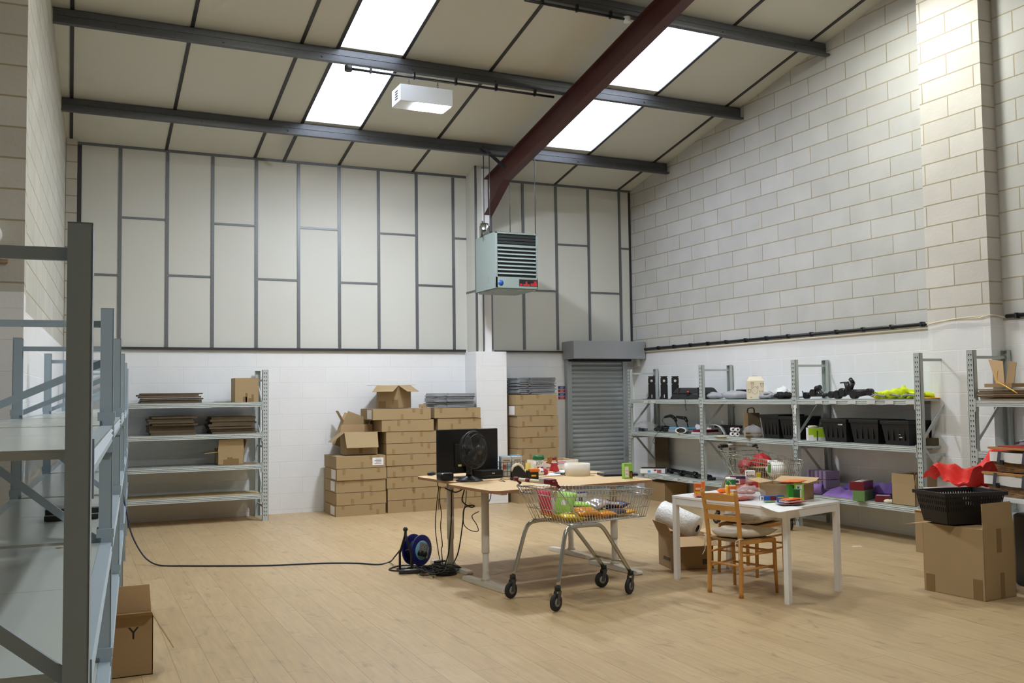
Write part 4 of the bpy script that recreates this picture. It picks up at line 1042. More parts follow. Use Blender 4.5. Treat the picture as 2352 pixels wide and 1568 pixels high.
p = F_(1010, 1301, 0); small('power_adapter', 'black power adapter block upright in the tangle of leads', 'adapter', (p.x, p.y, 0), .3, [('adapter_body', (-.05, -.03, 0), (.05, .03, .06), 'black')])
p = F_(1033, 1319, 0); t = thing('coiled_lead', 'coiled black lead lying against the far desk foot', 'cable', (p.x-.03, p.y, .0)); b = MB()
for k in range(3): b.tube([(.09*math.cos(q*PI/12), .07*math.sin(q*PI/12), .009+.014*k) for q in range(24)], .008, 8, 0, True)
b.build('cable_coil', 'black', t)
# cables hanging from the desks
def hang(px_pts, ya, yb, label, r=.0045, last=None):
    n = len(px_pts); pts = [at(x, y, y=ya+(yb-ya)*i/(n-1)) for i, (x, y) in enumerate(px_pts)]
    for p_ in pts: p_.z = max(p_.z, r+.002)
    cable('hanging_cable', label, pts, r, group='cables hanging from the desks', n=6)
hang([(1008, 1116), (1003, 1160), (1000, 1210), (1006, 1262), (1010, 1284)], 8.62, 8.75, 'thin black cable hanging outermost at the left corner of the desks')
hang([(1011, 1117), (1010, 1150), (1014, 1180), (1012, 1210), (1016, 1250), (1014, 1262), (1017, 1297)], 8.55, 8.7, 'thin black cable knotted half way down, beside the far desk leg')
hang([(1039, 1124), (1037, 1135), (1037, 1180), (1034, 1230), (1030, 1270), (1020, 1303)], 8.45, 8.50, 'thick black cable running straight down in front of the far desk leg', .006)
hang([(1022, 1121), (1046, 1130), (1063, 1123), (1066, 1126), (1062, 1150), (1080, 1164), (1090, 1162), (1082, 1160), (1066, 1168), (1063, 1200), (1055, 1255), (1048, 1280), (1034, 1305)], 8.5, 8.2, 'long black cable looping under the desk edge and down to the tangle', .006)
hang([(1071, 1126), (1070, 1150), (1065, 1180), (1066, 1205), (1082, 1218), (1098, 1219), (1095, 1205), (1084, 1185), (1100, 1174)], 8.2, 7.9, 'black cable with a kinked slack loop between the two desk legs', .004)
hang([(1128, 1133), (1126, 1145), (1117, 1163)], 8.1, 8.1, 'short black cable end hanging right of the near desk leg', .004)

# ================================================================== HEATER
hy = 12.28; a = at(1137, 531, y=hy); b_ = at(1236, 664, y=hy); Hx0, Hx1, Hz0, Hz1 = a.x, b_.x, b_.z, a.z
Hc = Vector(((Hx0+Hx1)/2, hy, Hz0)); t = thing('warm_air_heater', 'grey-green warm air heater with louvres hung by the steel column', 'heater', Hc)
w_, h_, dp = Hx1-Hx0, Hz1-Hz0, .72
b = MB(); b.box((-w_/2, .03, 0), (w_/2, dp, h_)); b.box((-w_/2, 0, 0), (w_/2, .03, h_*.2)); b.box((-w_/2, 0, h_*.97), (w_/2, .03, h_))
b.box((-w_/2, 0, 0), (-w_/2+.035, .03, h_)); b.box((w_/2-.02, 0, 0), (w_/2, .03, h_)); b.build('casing', 'heater', t, bevel=.005)
MB().box((-w_/2+.035, .024, h_*.2), (w_/2-.02, .029, h_*.97)).build('grille_back', 'heater_dark', t)
MB().box((-w_/2+.03, -.004, h_*.735), (w_/2-.015, .028, h_*.775)).build('middle_bar', 'heater', t)
for i in range(7):
    z = h_*(.245+.07*i); x0, x1 = -w_/2+.04, w_/2-.025; k = MB()
    k.add([(x0, .002, z), (x1, .002, z), (x1, .02, z+.022), (x0, .02, z+.022), (x0, -.001, z+.004), (x1, -.001, z+.004), (x1, .017, z+.026), (x0, .017, z+.026)], [(0,1,2,3),(7,6,5,4),(0,4,5,1),(1,5,6,2),(2,6,7,3),(3,7,4,0)])
    k.build('louvre', 'heater', t)
for i in range(3):
    z = h_*(.80+.055*i); k = MB(); k.box((-w_/2+.04, .012, z), (w_/2-.025, .02, z+.008)); k.build('louvre', 'heater_dark', t)
MB().box((w_*.05, -.004, h_*.045), (w_*.49, 0, h_*.165)).build('name_plate', 'black', t)
k = MB(); 
for x0, x1, z0, z1 in ((.06, .12, .05, .09), (.14, .3, .05, .08), (.32, .47, .05, .10), (.2, .24, .08, .13), (.40, .46, .10, .14)): k.box((w_*x0, -.006, h_*z0), (w_*x1, -.004, h_*z1))
k.build('plate_print', 'sign_red', t)
k = MB(); k.lathe([(0, 0), (.04, 0), (.04, .004), (0, .004)], 20, (0, 0, 0), 0, Matrix.Translation((-w_*.38, 0, h_*.09)) @ Matrix.Rotation(PI/2, 4, 'X'), cap=False); k.build('blue_badge', 'blue', t)
MB().box((-w_/2-.003, .25, h_*.12), (-w_/2, .40, h_*.24)).build('access_cover', 'heater', t, bevel=.002)
MB().box((-w_/2+.03, .02, -.025), (w_/2-.03, dp-.02, 0)).build('base_tray', 'heater', t, bevel=.004)
k = MB(); k.lathe([(.075, 0), (.075, .16), (.06, .17), (.06, .2)], 20, (-w_/2+.06, .52, h_)); k.build('flue_collar', 'tube_steel', t)
k = MB(); k.tube([(-w_/2+.02, .40, h_+.08), (-w_/2-.05, .36, h_+.06), (-w_/2-.05, .36, h_-.03)], .014, 8); k.tube([(-w_/2+.1, .40, h_+.06), (-w_/2+.14, .36, h_+.04), (-w_/2+.14, .36, h_-.0)], .012, 8); k.build('pipe_elbow', 'charcoal', t)
for x, y in ((w_*.47, .02), (w_*.2, .5), (-w_*.42, .30), (-w_*.35, .62)):
    zr = roofz(hy+y)-(.17 if y < .4 else .01)-Hz0 if x < 0 else roofz(hy+y)-.19-Hz0
    MB().tube([(x, y, h_), (x, y, zr)], .007, 8).build('hanging_rod', 'galv', t)

# ================================================================== WALL FITTINGS
a = at(1458, 815, x=XR-.05); t = thing('motion_sensor', 'small white motion sensor on the wall above the racking by the shutter', 'sensor', (XR, at(1464, 828, x=XR-.04).y, at(1464, 828, x=XR-.04).z)); MB().prism(rrect(-.07, -.05, 0, .05, .02), -.09, .09).build('sensor_body', 'fixture', t); MB().box((-.074, -.03, -.05), (-.069, .03, .0)).build('sensor_lens', 'dial', t)
a, b_ = at(1281, 886, y=YB-.006), at(1298, 917, y=YB-.006)
t = thing('safety_sign', 'small blue and red safety notice on the wall left of the shutter', 'sign', ((a.x+b_.x)/2, YB-.006, b_.z)); w_, h_ = b_.x-a.x, a.z-b_.z
MB().box((-w_/2, -.004, 0), (w_/2, 0, h_)).build('sign_board', 'paper', t)
for k in range(4): MB().box((-w_/2+.004, -.006, h_*(k*.25+.02)), (w_/2-.004, -.004, h_*(k*.25+.235))).build('notice_panel', 'sign_red' if k in (0, 2) else 'sign_blue', t)
for k in range(4):
    for j in range(3): MB().box((-w_*.2, -.0068, h_*(k*.25+.06+j*.055)), (w_*(.25+.05*j), -.006, h_*(k*.25+.075+j*.055))).build('notice_text_line', 'paper', t)
pz = at(2, 540, y=py0); t = thing('dome_camera', 'white dome security camera on the left pilaster, half out of the picture', 'camera', (pz.x-.08, py0, pz.z)); k = MB()
k.lathe([(.09, 0), (.09, .03), (.075, .07), (.04, .10), (0, .11)], 24, (0, 0, 0), 0, Matrix.Rotation(PI/2, 4, 'X')); k.build('dome_body', 'fixture', t)
k = MB(); k.lathe([(.03, .07), (.028, .1), (0, .105)], 16, (.04, 0, 0), 0, Matrix.Rotation(PI/2, 4, 'X')); k.build('lens_window', 'black_gloss', t)
pz = at(6, 590, y=py0); t = thing('cable_outlet', 'brown square box with a black hole under the dome camera', 'wall box', (pz.x-.01, py0, pz.z)); MB().box((-.05, -.03, -.045), (.045, 0, .045)).build('box_body', 'card2', t, bevel=.003); k = MB(); k.lathe([(.02, 0), (.02, .004), (0, .004)], 16, (0, 0, 0), 0, Matrix.Translation((0, -.03, .0)) @ Matrix.Rotation(PI/2, 4, 'X')); k.build('cable_hole', 'black', t)
# ================================================================== THINGS ON THE WHITE TABLE
TT = TZ+.001
def face_box(name, label, group, zs, pxl, pxr, pyb, pyt, D, m, panels=(), cat='packet box', turn=None, base_z=None, th=None):
    """a carton whose near face spans pxl..pxr at the shelf height zs; D is its depth behind that face"""
    a, b = at(pxl, pyb, z=zs), at(pxr, pyb, z=zs)
    yy = (a+b)/2
    if turn is None:
        d = Vector((b.x-a.x, b.y-a.y)); 
        a2, b2 = a, b
    L = (b-a).length; rz = math.atan2(b.y-a.y, b.x-a.x)
    H = at((pxl+pxr)/2, pyt, y=yy.y).z - zs
    mx = Matrix.Translation((yy.x, yy.y, base_z if base_z is not None else zs)) @ Matrix.Rotation(rz+(turn or 0), 4, 'Z')
    return pack_box(name, label, group, mx, (0, D/2, 0), 0, L, D, H, m, panels=panels, cat=cat)
GT = 'snack packets on the white table'
face_box('orange_box', 'orange packet with a yellow lower half standing at the left end of the white table', GT, TT, 1595, 1611, 1139, 1110, .045, 'orange', [('-y', .05, .0, .95, .36, 'yellow'), ('-y', .18, .5, .85, .66, 'cream'), ('-y', .2, .12, .35, .22, 'brown_dark'), ('-y', .6, .05, .75, .16, 'brown_dark')])
face_box('orange_box', 'second orange packet tight behind the one at the left end of the white table', GT, TT, 1612, 1619, 1134, 1106, .06, 'orange', [('-y', .1, .0, .9, .3, 'yellow')])
face_box('yellow_box', 'yellow and orange packet standing in the middle of the table behind the chair back', GT, TT, 1669, 1674, 1137, 1115, .09, 'yellow')
face_box('orange_box', 'orange packet with a pale top beside the yellow one, behind the chair back', GT, TT, 1675, 1691, 1138, 1114, .05, 'orange', [('-y', .06, .9, .94, 1, 'paper'), ('-y', .1, .05, .9, .3, 'yellow'), ('-y', .15, .45, .8, .62, 'cream')])
p = at(1679, 1126, z=TT); t = thing('green_canister', 'dark green canister with a white lid among the orange packets', 'canister', p); h_ = at(1679, 1096, y=p.y).z-TT
MB().lathe([(.046, 0), (.046, h_-.014)], 24).build('canister_body', 'green_dark', t); MB().lathe([(.048, h_-.016), (.048, h_), (.001, h_+.001)], 24).build('lid', 'paper', t)
k = MB()
for i in range(6):
    a0 = -2.6+i*.16; z0 = .085-i*.011; k.add([(.0468*math.cos(a0), .0468*math.sin(a0), z0), (.0468*math.cos(a0+.18), .0468*math.sin(a0+.18), z0-.012), (.0468*math.cos(a0+.18), .0468*math.sin(a0+.18), z0-.002), (.0468*math.cos(a0), .0468*math.sin(a0), z0+.012)], [(0,1,2,3)])
k.build('printed_stripe', 'lime', t)
face_box('variety_box', 'large red and blue printed box on the table, left of the boba box', GT, TT, 1678, 1713, 1126, 1093, .07, 'mixed', [('-y', .0, .80, 1, 1, 'navy'), ('-y', .25, .45, .62, .80, 'paper'), ('-y', .3, .52, .56, .70, 'maroon'), ('-y', .08, .05, .3, .28, 'lightblue'), ('-y', .38, .08, .55, .36, 'gold'), ('-y', .68, .1, .95, .5, 'red')])
t = face_box('boba_box', 'white box printed boba standing upright at the back of the table', GT, TT, 1714, 1736, 1125, 1081, .07, 'paper', [('-y', .35, .02, .98, .24, 'brown_dark'), ('-y', .02, .02, .5, .16, 'cream'), ('-y', .08, .88, .16, .95, 'navy')])
d_ = [c for c in t.children if c.name.startswith('carton_body')][0].data; Ls = max(v.co.x for v in d_.vertices)*2; Hs = max(v.co.z for v in d_.vertices); Ws = max(v.co.y for v in d_.vertices)
letters('boba', Ls*.42, t, (0, -Ws-.0014, Hs*.74), (PI/2, 0, 0))
MB().box((-Ls*.4, -Ws-.0012, Hs*.56), (Ls*.2, -Ws, Hs*.59)).build('printed_line', 'ink_brown', t)
face_box('yellow_green_box', 'small yellow and green packet behind the white boba box', GT, TT, 1739, 1749, 1127, 1086, .05, 'gold', [('-y', .1, .5, .9, .9, 'lime')])
face_box('red_box', 'red and brown packet standing behind the clear bag on the table', GT, TT, 1716, 1742, 1128, 1106, .03, 'red', [('-y', .0, .0, .45, 1, 'mixed'), ('-y', .12, .45, .5, .8, 'brown_dark')])
# clear bag with packets inside
p0 = at(1692, 1151, z=TT); 
for i, (pxx, pyy, dz) in enumerate(((1700, 1149, 0), (1717, 1147, 0), (1706, 1144, .034), (1722, 1143, .03), (1712, 1140, .066))):
    p = at(pxx, pyy, z=TT); packet('biscuit_packet', ['lowest left biscuit packet in the clear bag on the table', 'lowest right biscuit packet in the clear bag on the table', 'middle left biscuit packet in the clear bag on the table', 'middle right biscuit packet in the clear bag on the table', 'topmost biscuit packet in the clear bag on the table'][i], 'biscuit packets in the clear bag', I4, (p.x, p.y, TT+.018+dz), (0, .05, .3*i), .13, .10, .034, 'mixed', band='cream')
b = MB(); b.blob((0, 0, 0), (.27, .22, .12), 21, .16, 22, 14, freq=2.6); p = at(1720, 1146, z=TT); o = b.build('clear_bag', 'poly', loc=(p.x, p.y, TT)); tag(o, 'crumpled clear bag holding biscuit packets in front of the open carton on the table', 'bag')
a, b_ = at(1743, 1143, z=TT), at(1812, 1148, z=TT); cc = (a+b_)/2; L_ = (b_-a).length; rz = math.atan2(b_.y-a.y, b_.x-a.x); hh = at(1777, 1112, y=cc.y).z-TT
n_ = Vector((-math.sin(rz), math.cos(rz), 0)); L2 = L_+.10; cx = cc+n_*.135+Vector((math.cos(rz), math.sin(rz), 0))*.05
open_box('table_carton', 'open brown carton with spread flaps at the far right of the white table', None, (cx.x, cx.y, TT), rz, L2, .22, hh, [('-x', 78, .13), ('+y', 74, .14), ('-y', 176, .02), ('+x', 70, .11)], m='card2')
qx = TM  # packets lying over the flap of the carton
for i, (pxx, pyy, mm, bd, rr) in enumerate(((1812, 1108, 'black_gloss', 'paper', .2), (1822, 1106, 'orange_plain', 'mixed', -.1))):
    p = at(pxx, pyy, z=TT+hh+.012+.022*i); packet('noodle_packet', ['black and white packet lying over the open carton on the table', 'orange packet lying on top of the black one over the open carton'][i], GT, I4, (p.x, p.y, TT+hh+.016+.024*i), (.03, -.05, rz+rr), .20, .12, .024, mm, band=bd)
face_box('green_box', 'bright green packet at the left of the green group on the table', GT, TT, 1811, 1823, 1150, 1113, .08, 'green')
face_box('light_green_box', 'light green packet with a white panel at the back of the green group', GT, TT, 1827, 1847, 1151.5, 1109, .06, 'green_light', [('-y', .15, .62, .8, .9, 'paper'), ('-y', .25, .70, .5, .82, 'green_dark')])
face_box('dark_green_box', 'dark green packet with a white edge at the front of the green group', GT, TT, 1823, 1842, 1154, 1123, .022, 'green_dark', [('-y', .8, .0, .97, .95, 'paper')])
face_box('blue_box', 'long low blue and brown packet lying in front of the open carton', GT, TT, 1746, 1784, 1149, 1139, .05, 'blue', [('-y', .0, .0, .22, 1, 'paper'), ('-y', .06, .2, .18, .8, 'ink'), ('-y', .62, .0, .98, 1, 'maroon')])
face_box('blue_box', 'small upright blue packet with a green band near the table front', GT, TT, 1786, 1802, 1154, 1137, .05, 'blue', [('-y', .05, .62, .95, .8, 'lime'), ('-y', .2, .12, .85, .3, 'paper'), ('top', .1, .1, .9, .9, 'navy')])
for i, (pxx, pyy, mm, bd) in enumerate(((1815, 1160, 'brown_dark', 'mixed'), (1825, 1158, 'mixed', 'silver_foil'), (1818, 1156, 'orange', 'cream'))):
    p = at(pxx, pyy, z=TT); packet('noodle_packet', ['lowest dark packet of the flat pile at the front right of the table', 'middle packet of the flat pile at the front right of the table', 'topmost orange packet of the flat pile at the front right of the table'][i], 'flat packets at the table front', I4, (p.x, p.y, TT+.009+.014*i), (0, .0, -.15+.2*i), .20, .115, .015, mm, band=bd)
p = at(1768, 1153, z=TT); packet('sauce_sachet', 'green and yellow sachet lying in front of the long blue packet', GT, I4, (p.x, p.y, TT+.005), (0, 0, -.3), .10, .045, .008, 'green', band='yellow')
for i, (pxx, pyy, rr) in enumerate(((1622, 1141, -.4), (1640, 1138, -.25))):
    p = at(pxx, pyy, z=TT); packet('red_packet', ['flat red and orange packet at the foot of the left orange packets', 'flat red packet with a yellow edge behind the chair top slat'][i], GT, I4, (p.x, p.y, TT+.012), (0, .04, rr), .22, .12, .024, 'red' if i else 'mixed', band='orange')
p = at(1660, 1131, z=TT); packet('orange_tube', 'small ridged orange packet left of the yellow one', GT, I4, (p.x, p.y, TT+.02), (0, 0, -.35), .10, .06, .04, 'orange_plain', band='red')
A0, A1, A2, A3 = at(1745, 1161, z=TT), at(1772, 1157, z=TT), at(1846, 1165, z=TT), at(1800, 1180, z=TT)
def sheet(u, v):
    a = Vector(A0).lerp(Vector(at(1786, 1177.5, z=TT)), u); b_ = Vector(at(1775, 1155, z=TT)).lerp(Vector(at(1845, 1166, z=TT)), u); p = a.lerp(b_, v)
    edge = max(0, u-.72); p = p+Vector((-.02, -.09, 0))*edge; p.z = TT+.0012+.02*edge*(1-v)+.0
    return p
b = MB(); b.grid(sheet, 14, 8, 0, .0006); tag(b.build('paper_sheet', 'paper'), 'curled white sheet of paper lying at the near edge of the white table', 'paper')

# carton with bubble wrap behind the white table
a, b_, c_ = at(1519, 1296, z=0), at(1560, 1309, z=0), at(1628, 1305, z=0)
u1 = (c_-b_); W_ = u1.length; rz = math.atan2(u1.y, u1.x); u2 = (a-b_).length
cen = b_ + u1*.5 + Vector((-math.sin(rz), math.cos(rz), 0))*(u2*.5+.02)
bh = .30
t = open_box('bubble_wrap_carton', 'open brown carton under the white table holding a roll of bubble wrap', None, (cen.x, cen.y, 0), rz, W_+.1, u2+.04, bh,
         [('-x', 28, .14), ('-y', 118, .15), ('+y', 70, .14), ('+x', 80, .12)], m='card2')
MB().box((-W_/2-.053, -.1, .07), (-W_/2-.0505, .06, .10)).build('printed_panel', 'card_dark', t); MB().box((W_/2-.06, -u2/2-.0225, .04), (W_/2+.02, -u2/2-.0205, .09)).build('printed_panel', 'card_dark', t)
e0, e1 = Vector((cen.x-.13, cen.y+.22, bh+.20)), Vector((cen.x+.07, cen.y-.10, bh+.06))
k = MB(); d_ = (e1-e0).normalized(); n = 26
q0 = d_.to_track_quat('Z', 'Y').to_matrix().to_4x4(); Lr = (e1-e0).length
mx = Matrix.Translation(e0) @ q0
k.lathe([(.03, 0), (.10, .0), (.112, .012), (.112, Lr-.012), (.10, Lr), (.035, Lr)], 32, (0, 0, 0), 0, mx, cap=False)
t = thing('bubble_wrap_roll', 'thick white roll of bubble wrap lying in the open carton under the table', 'bubble wrap'); k.build('wrap_layers', 'bubble', t)
k = MB(); k.lathe([(.036, -.005), (.036, Lr+.004), (.030, Lr+.004), (.030, -.005), (.036, -.005)], 24, (0, 0, 0), 0, mx, cap=False); k.build('card_core', 'charcoal', t)

# ================================================================== THINGS ON THE DESKS
DT = DTOP+.0005
DM = Matrix.Translation((0, 0, 0))
def dz(px_, py_): return at(px_, py_, z=DT)
p = dz(991, 1091); t = thing('computer_mouse', 'black computer mouse at the left corner of the far desk', 'mouse', p, .5); b = MB(); b.blob((0, 0, 0), (.115, .062, .042), 1, .0, 16, 10); b.build('mouse_body', 'charcoal', t)
# monitor, seen from behind
my = 8.62; a, b_ = at(1003, 987, y=my), at(1143, 983, y=my); zb = at(1143, 1082, y=my).z
w_ = b_.x-a.x; t = thing('monitor', 'large black monitor seen from behind on the far desk', 'monitor', ((a.x+b_.x)/2, my, DT), .0); h0, h1 = zb-DT, a.z-DT
MB().box((-w_/2, 0, h0), (w_/2, .022, h1)).build('back_shell', 'black', t, bevel=.006)
MB().box((-w_/2+.004, .022, h0+.004), (w_/2-.004, .028, h1-.004)).build('screen', 'black_gloss', t)
MB().box((-.14, -.022, h0+.06), (.14, 0, h0+.28)).build('rear_housing', 'black_matte', t, bevel=.01)
MB().box((-.1, -.0008, h1-.055), (.13, 0, h1-.049)).build('vent_slot', 'slot', t)
MB().bar((0, -.028, h0+.14), (0, -.045, .01), .07, .016, 0, (0, 1, 0)).build('stand_neck', 'black', t)
MB().prism(rrect(-.14, -.08, .10, .08, .04), 0, .012).build('stand_foot', 'black', t)
MB().box((-.11, -.0235, h0+.065), (-.075, -.022, h0+.085)).build('rating_label', 'yellow_note', t)
a = dz(1010, 1106); small('docking_box', 'black rounded box below the left corner of the monitor', 'computer box', (at(1010, 1104, z=DT).x+.045, 8.42, DT), .1, [('box_shell', (-.06, -.06, 0), (.075, .06, .075), 'black')], bevel=.02)
p = dz(1120, 1098); small('mini_computer', 'flat black computer unit behind the fan on the desk', 'computer', (p.x+.03, p.y+.04, DT), .12, [('unit_shell', (-.12, -.08, .004), (.11, .09, .075), 'black_matte'), ('front_trim', (-.11, -.082, .018), (.10, -.08, .03), 'charcoal'), ('status_label', (-.01, -.0815, .045), (.02, -.08, .052), 'dial')])
# fan
p = dz(1078, 1104); fx = Vector((p.x, p.y, DT)); t = thing('desk_fan', 'black desk fan standing on the near desk in front of the monitor', 'fan', fx, math.radians(-58))
b = MB(); b.lathe([(.125, 0), (.125, .008), (.09, .022), (.045, .04), (.03, .05)], 32); b.build('round_base', 'black', t)
b = MB(); b.lathe([(.032, .045), (.026, .08), (.026, .20), (.03, .22)], 20); b.build('stem', 'black', t)
fc_ = Vector((.055, .0, .285)); AX = Vector((.98, -.10, .06)).normalized()   # blowing direction in the fan's frame
tq = AX.to_track_quat('Z', 'Y').to_matrix().to_4x4(); FM = Matrix.Translation(fc_) @ tq
FR = .172
b = MB()
for zz, rr in ((-.045, .155), (-.02, .168), (0, FR), (.02, .168), (.045, .14)):
    b.tube([FM @ Vector((rr*math.cos(q*PI/24), rr*math.sin(q*PI/24), zz)) for q in range(48)], .0026 if zz else .006, 6, 0, True)
for k in range(60):
    q = 2*PI*k/60; c_, s_ = math.cos(q), math.sin(q); tw = q+.35; c2, s2 = math.cos(tw), math.sin(tw)
    b.tube([FM @ Vector((.045*c_, .045*s_, .062)), FM @ Vector((.11*math.cos(q+.16), .11*math.sin(q+.16), .056)), FM @ Vector((.15*math.cos(q+.28), .15*math.sin(q+.28), .03)), FM @ Vector((FR*c2, FR*s2, .0))], .0013, 4)
    b.tube([FM @ Vector((FR*c2, FR*s2, .0)), FM @ Vector((.155*math.cos(q+.3), .155*math.sin(q+.3), -.04)), FM @ Vector((.06*c_, .06*s_, -.058))], .0013, 4)
b.build('wire_guard', 'black', t)
b = MB(); b.lathe([(0, .058), (.046, .060), (.046, .066), (0, .068)], 24, (0, 0, 0), 0, FM, cap=False); b.build('guard_badge', 'black', t)
for k in range(3):
    b = MB(); q0_ = k*2*PI/3
    def blade(u, v, q0_=q0_):
        r = .03+.115*u; a_ = q0_+(v-.5)*(1.5-.35*u)+.35*u; return FM @ Vector((r*math.cos(a_), r*math.sin(a_), (v-.5)*.045*(1-.3*u)))
    b.grid(blade, 8, 8, 0, .0015); b.build('fan_blade', 'charcoal', t)
b = MB(); b.lathe([(0, -.15), (.04, -.145), (.052, -.12), (.054, -.06), (.05, -.055), (.02, -.05), (.02, .03), (0, .03)], 24, (0, 0, 0), 0, FM, cap=False); b.build('motor_housing', 'black', t)
b = MB(); b.bar((0, 0, .21), tuple(fc_-AX*.1-Vector((0, 0, .02))), .03, .03); b.build('tilt_bracket', 'black', t)
# wire rack with leaflets
p = dz(1176, 1096); q = dz(1150, 1097); t = thing('wire_tray', 'small black wire rack holding leaflets on the desk', 'wire rack', (dz(1177, 1094).x, dz(1177, 1094).y+.05, DT), DROT-.15)
b = MB(); r = .0022
for zz in (.003, .05, .095, .14):
    b.tube([(-.125, -.06, zz), (.125, -.06, zz), (.125, .06, zz), (-.125, .06, zz)], r, 5, 0, True)
for k in range(8):
    x = -.125+.25*k/7
    for y in (-.06, .06): b.tube([(x, y, .003), (x, y, .14)], r, 5)
    b.tube([(x, -.06, .003), (x, .06, .003)], r, 5)
for y in (-.02, .02):
    for x in (-.125, .125): b.tube([(x, y, .003), (x, y, .14)], r, 5)
b.build('wire_frame', 'black', t)
TMx = Matrix.Translation(t.location) @ Matrix.Rotation(DROT-.15, 4, 'Z')
for i, (x, y, mm, hh) in enumerate(((-.055, -.025, 'dial', .185), (.06, -.02, 'dial', .185), (-.05, .02, 'lightblue', .19), (.065, .03, 'lightblue', .195))):
    pack_box('leaflet_stack', ['grey leaflet block at the front left of the wire rack', 'grey leaflet block at the front right of the wire rack', 'pale blue leaflet block at the back left of the wire rack', 'pale blue leaflet block at the back right of the wire rack'][i], 'leaflets in the wire rack', TMx, (x, y, .006), 0, .105, .03, hh, mm, cat='leaflets', panels=[('-y', .2, .78, .85, .84, 'ink_brown'), ('-y', .15, .35, .5, .6, 'mixed'), ('-y', .55, .35, .85, .6, 'lightblue')] if i < 2 else ())
p = dz(1143, 1088); t = thing('red_mug', 'dark red mug between the monitor and the wire rack', 'mug', (p.x+.0, p.y+.22, DT)); b = MB(); b.lathe([(.036, 0), (.04, .005), (.04, .09), (.036, .09), (.035, .01), (0, .01)], 20); b.build('mug_body', 'red', t); b = MB(); b.tube([(.038, 0, .07), (.06, 0, .065), (.062, 0, .035), (.038, 0, .025)], .005, 8); b.build('handle', 'red', t)
# tape dispenser
p = dz(1214, 1102); t = thing('tape_dispenser', 'heavy black tape dispenser with a pale roll and orange front', 'tape dispenser', (p.x-.02, p.y+.05, DT), math.radians(-12))
b = MB(); b.prism([(-.13, -.032), (.13, -.032), (.13, .032), (-.13, .032)], 0, .022)
for y in (-.03, .024): b.add([(x, yy, z) for yy in (y, y+.006) for x, z in ((-.125, .02), (.05, .02), (-.02, .10), (-.06, .135), (-.10, .12), (-.125, .07))], [(0,1,2,3,4,5), (11,10,9,8,7,6)]+[(i, (i+1) % 6, 6+(i+1) % 6, 6+i) for i in range(6)])
b.build('dispenser_body', 'black', t, bevel=.002)
MB().box((.02, -.034, .02), (.13, .034, .085)).build('front_block', 'black', t, bevel=.004); MB().box((.045, -.036, .072), (.14, .036, .098)).build('cutter_guard', 'orange_plain', t, bevel=.003)
MB().box((.06, -.0355, .03), (.105, -.0345, .045)).build('printed_name', 'gold', t)
b = MB(); b.lathe([(.032, -.022), (.058, -.022), (.058, .022), (.032, .022), (.032, -.022)], 28, (0, 0, 0), 0, Matrix.Translation((-.06, 0, .095)) @ Matrix.Rotation(PI/2, 4, 'X'), cap=False); b.build('tape_roll', 'cream', t)
p = dz(1217, 1083); t = thing('note_block', 'pale yellow block of sticky notes standing behind the tape dispenser', 'sticky notes', (p.x, p.y, DT), .3); MB().box((-.04, -.015, 0), (.04, .04, .012)).build('note_pad', 'yellow_note', t); MB().box((-.035, .02, .012), (.035, .026, .09)).build('upright_pad', 'yellow_note', t)
# small Christmas cups
def cup(label, px_, py_, lid, lid_m, s=1.0, txt=None, body='paper', rot=0):
    p = dz(px_, py_); t = thing('festive_cup', label, 'cup', (p.x, p.y, DT), rot, 'festive cups on the desk'); b = MB(); b.lathe([(.038*s, 0), (.052*s, .12*s), (.05*s, .12*s)], 24); b.build('cup_body', body, t)
    b = MB(); b.lathe([(.056*s, .115*s), (.058*s, .12*s), (.055*s, .155*s), (.001, .16*s)], 24); b.build('fur_rim', lid_m, t)
    for a_ in (-2.1, -1.2, -.3): 
        b = MB(); b.box((-.009*s, -.0465*s, .015*s), (.009*s, -.035*s, .045*s), 0, Matrix.Rotation(a_+PI/2, 4, 'Z')); b.build('printed_patch', 'red' if a_ != -1.2 else 'navy', t)
    return t
t = cup('white festive cup with a dark green rim lettered JOY', 1237, 1082, True, 'green_dark', 1.05)
letters('JOY', .042, t, (-.012, -.0525, .085), (PI/2-.1, 0, -.25), 'green_dark')
p = dz(1246, 1090); t = thing('festive_stocking', 'small red and white festive pouch lying in front of the JOY cup', 'decoration', (p.x, p.y, DT), .3); b = MB(); b.blob((0, 0, 0), (.13, .08, .07), 5, .1, 16, 10); b.build('pouch', 'red', t); b = MB(); b.blob((-.035, -.004, 0), (.08, .085, .075), 8, .08, 16, 10); b.build('knit_patch', 'paper', t); b = MB(); b.box((-.06, -.045, .03), (-.02, -.042, .04)); b.build('printed_patch', 'navy', t)
p = dz(1273, 1084); t = thing('angel_figurine', 'small red-dressed figurine with golden wings on the desk', 'figurine', (p.x, p.y, DT), .2); H_ = .16
b = MB(); b.lathe([(.052, .012), (.048, .03), (.024, .095), (.012, .105)], 24); b.build('dress', 'red', t)
b = MB(); b.lathe([(0.001, .102), (.016, .108), (.02, .122), (.016, .138), (0.001, .143)], 16); b.build('head', 'skin_doll', t)
b = MB(); b.lathe([(.021, .122), (.021, .135), (.014, .15), (0.001, .155)], 16); b.build('hair', 'maroon', t)
b = MB(); b.lathe([(.024, .092), (.03, .1), (.012, .108)], 16); b.build('collar', 'paper', t)
for s in (-1, 1):
    b = MB(); b.grid(lambda u, v, s=s: Vector((s*(.015+.05*u), .018+.008*u, .075+.08*v*(1-.4*u)+.02*u)), 6, 6, 0, .002); b.build('wing', 'cane', t)
    b = MB(); b.tube([(s*.012, -.01, .012), (s*.012, -.012, 0)], .006, 8); b.build('leg', 'brown_dark', t)
    b = MB(); b.tube([(s*.018, -.01, .095), (s*.03, -.02, .08), (s*.012, -.03, .075)], .005, 8); b.build('arm', 'red', t)
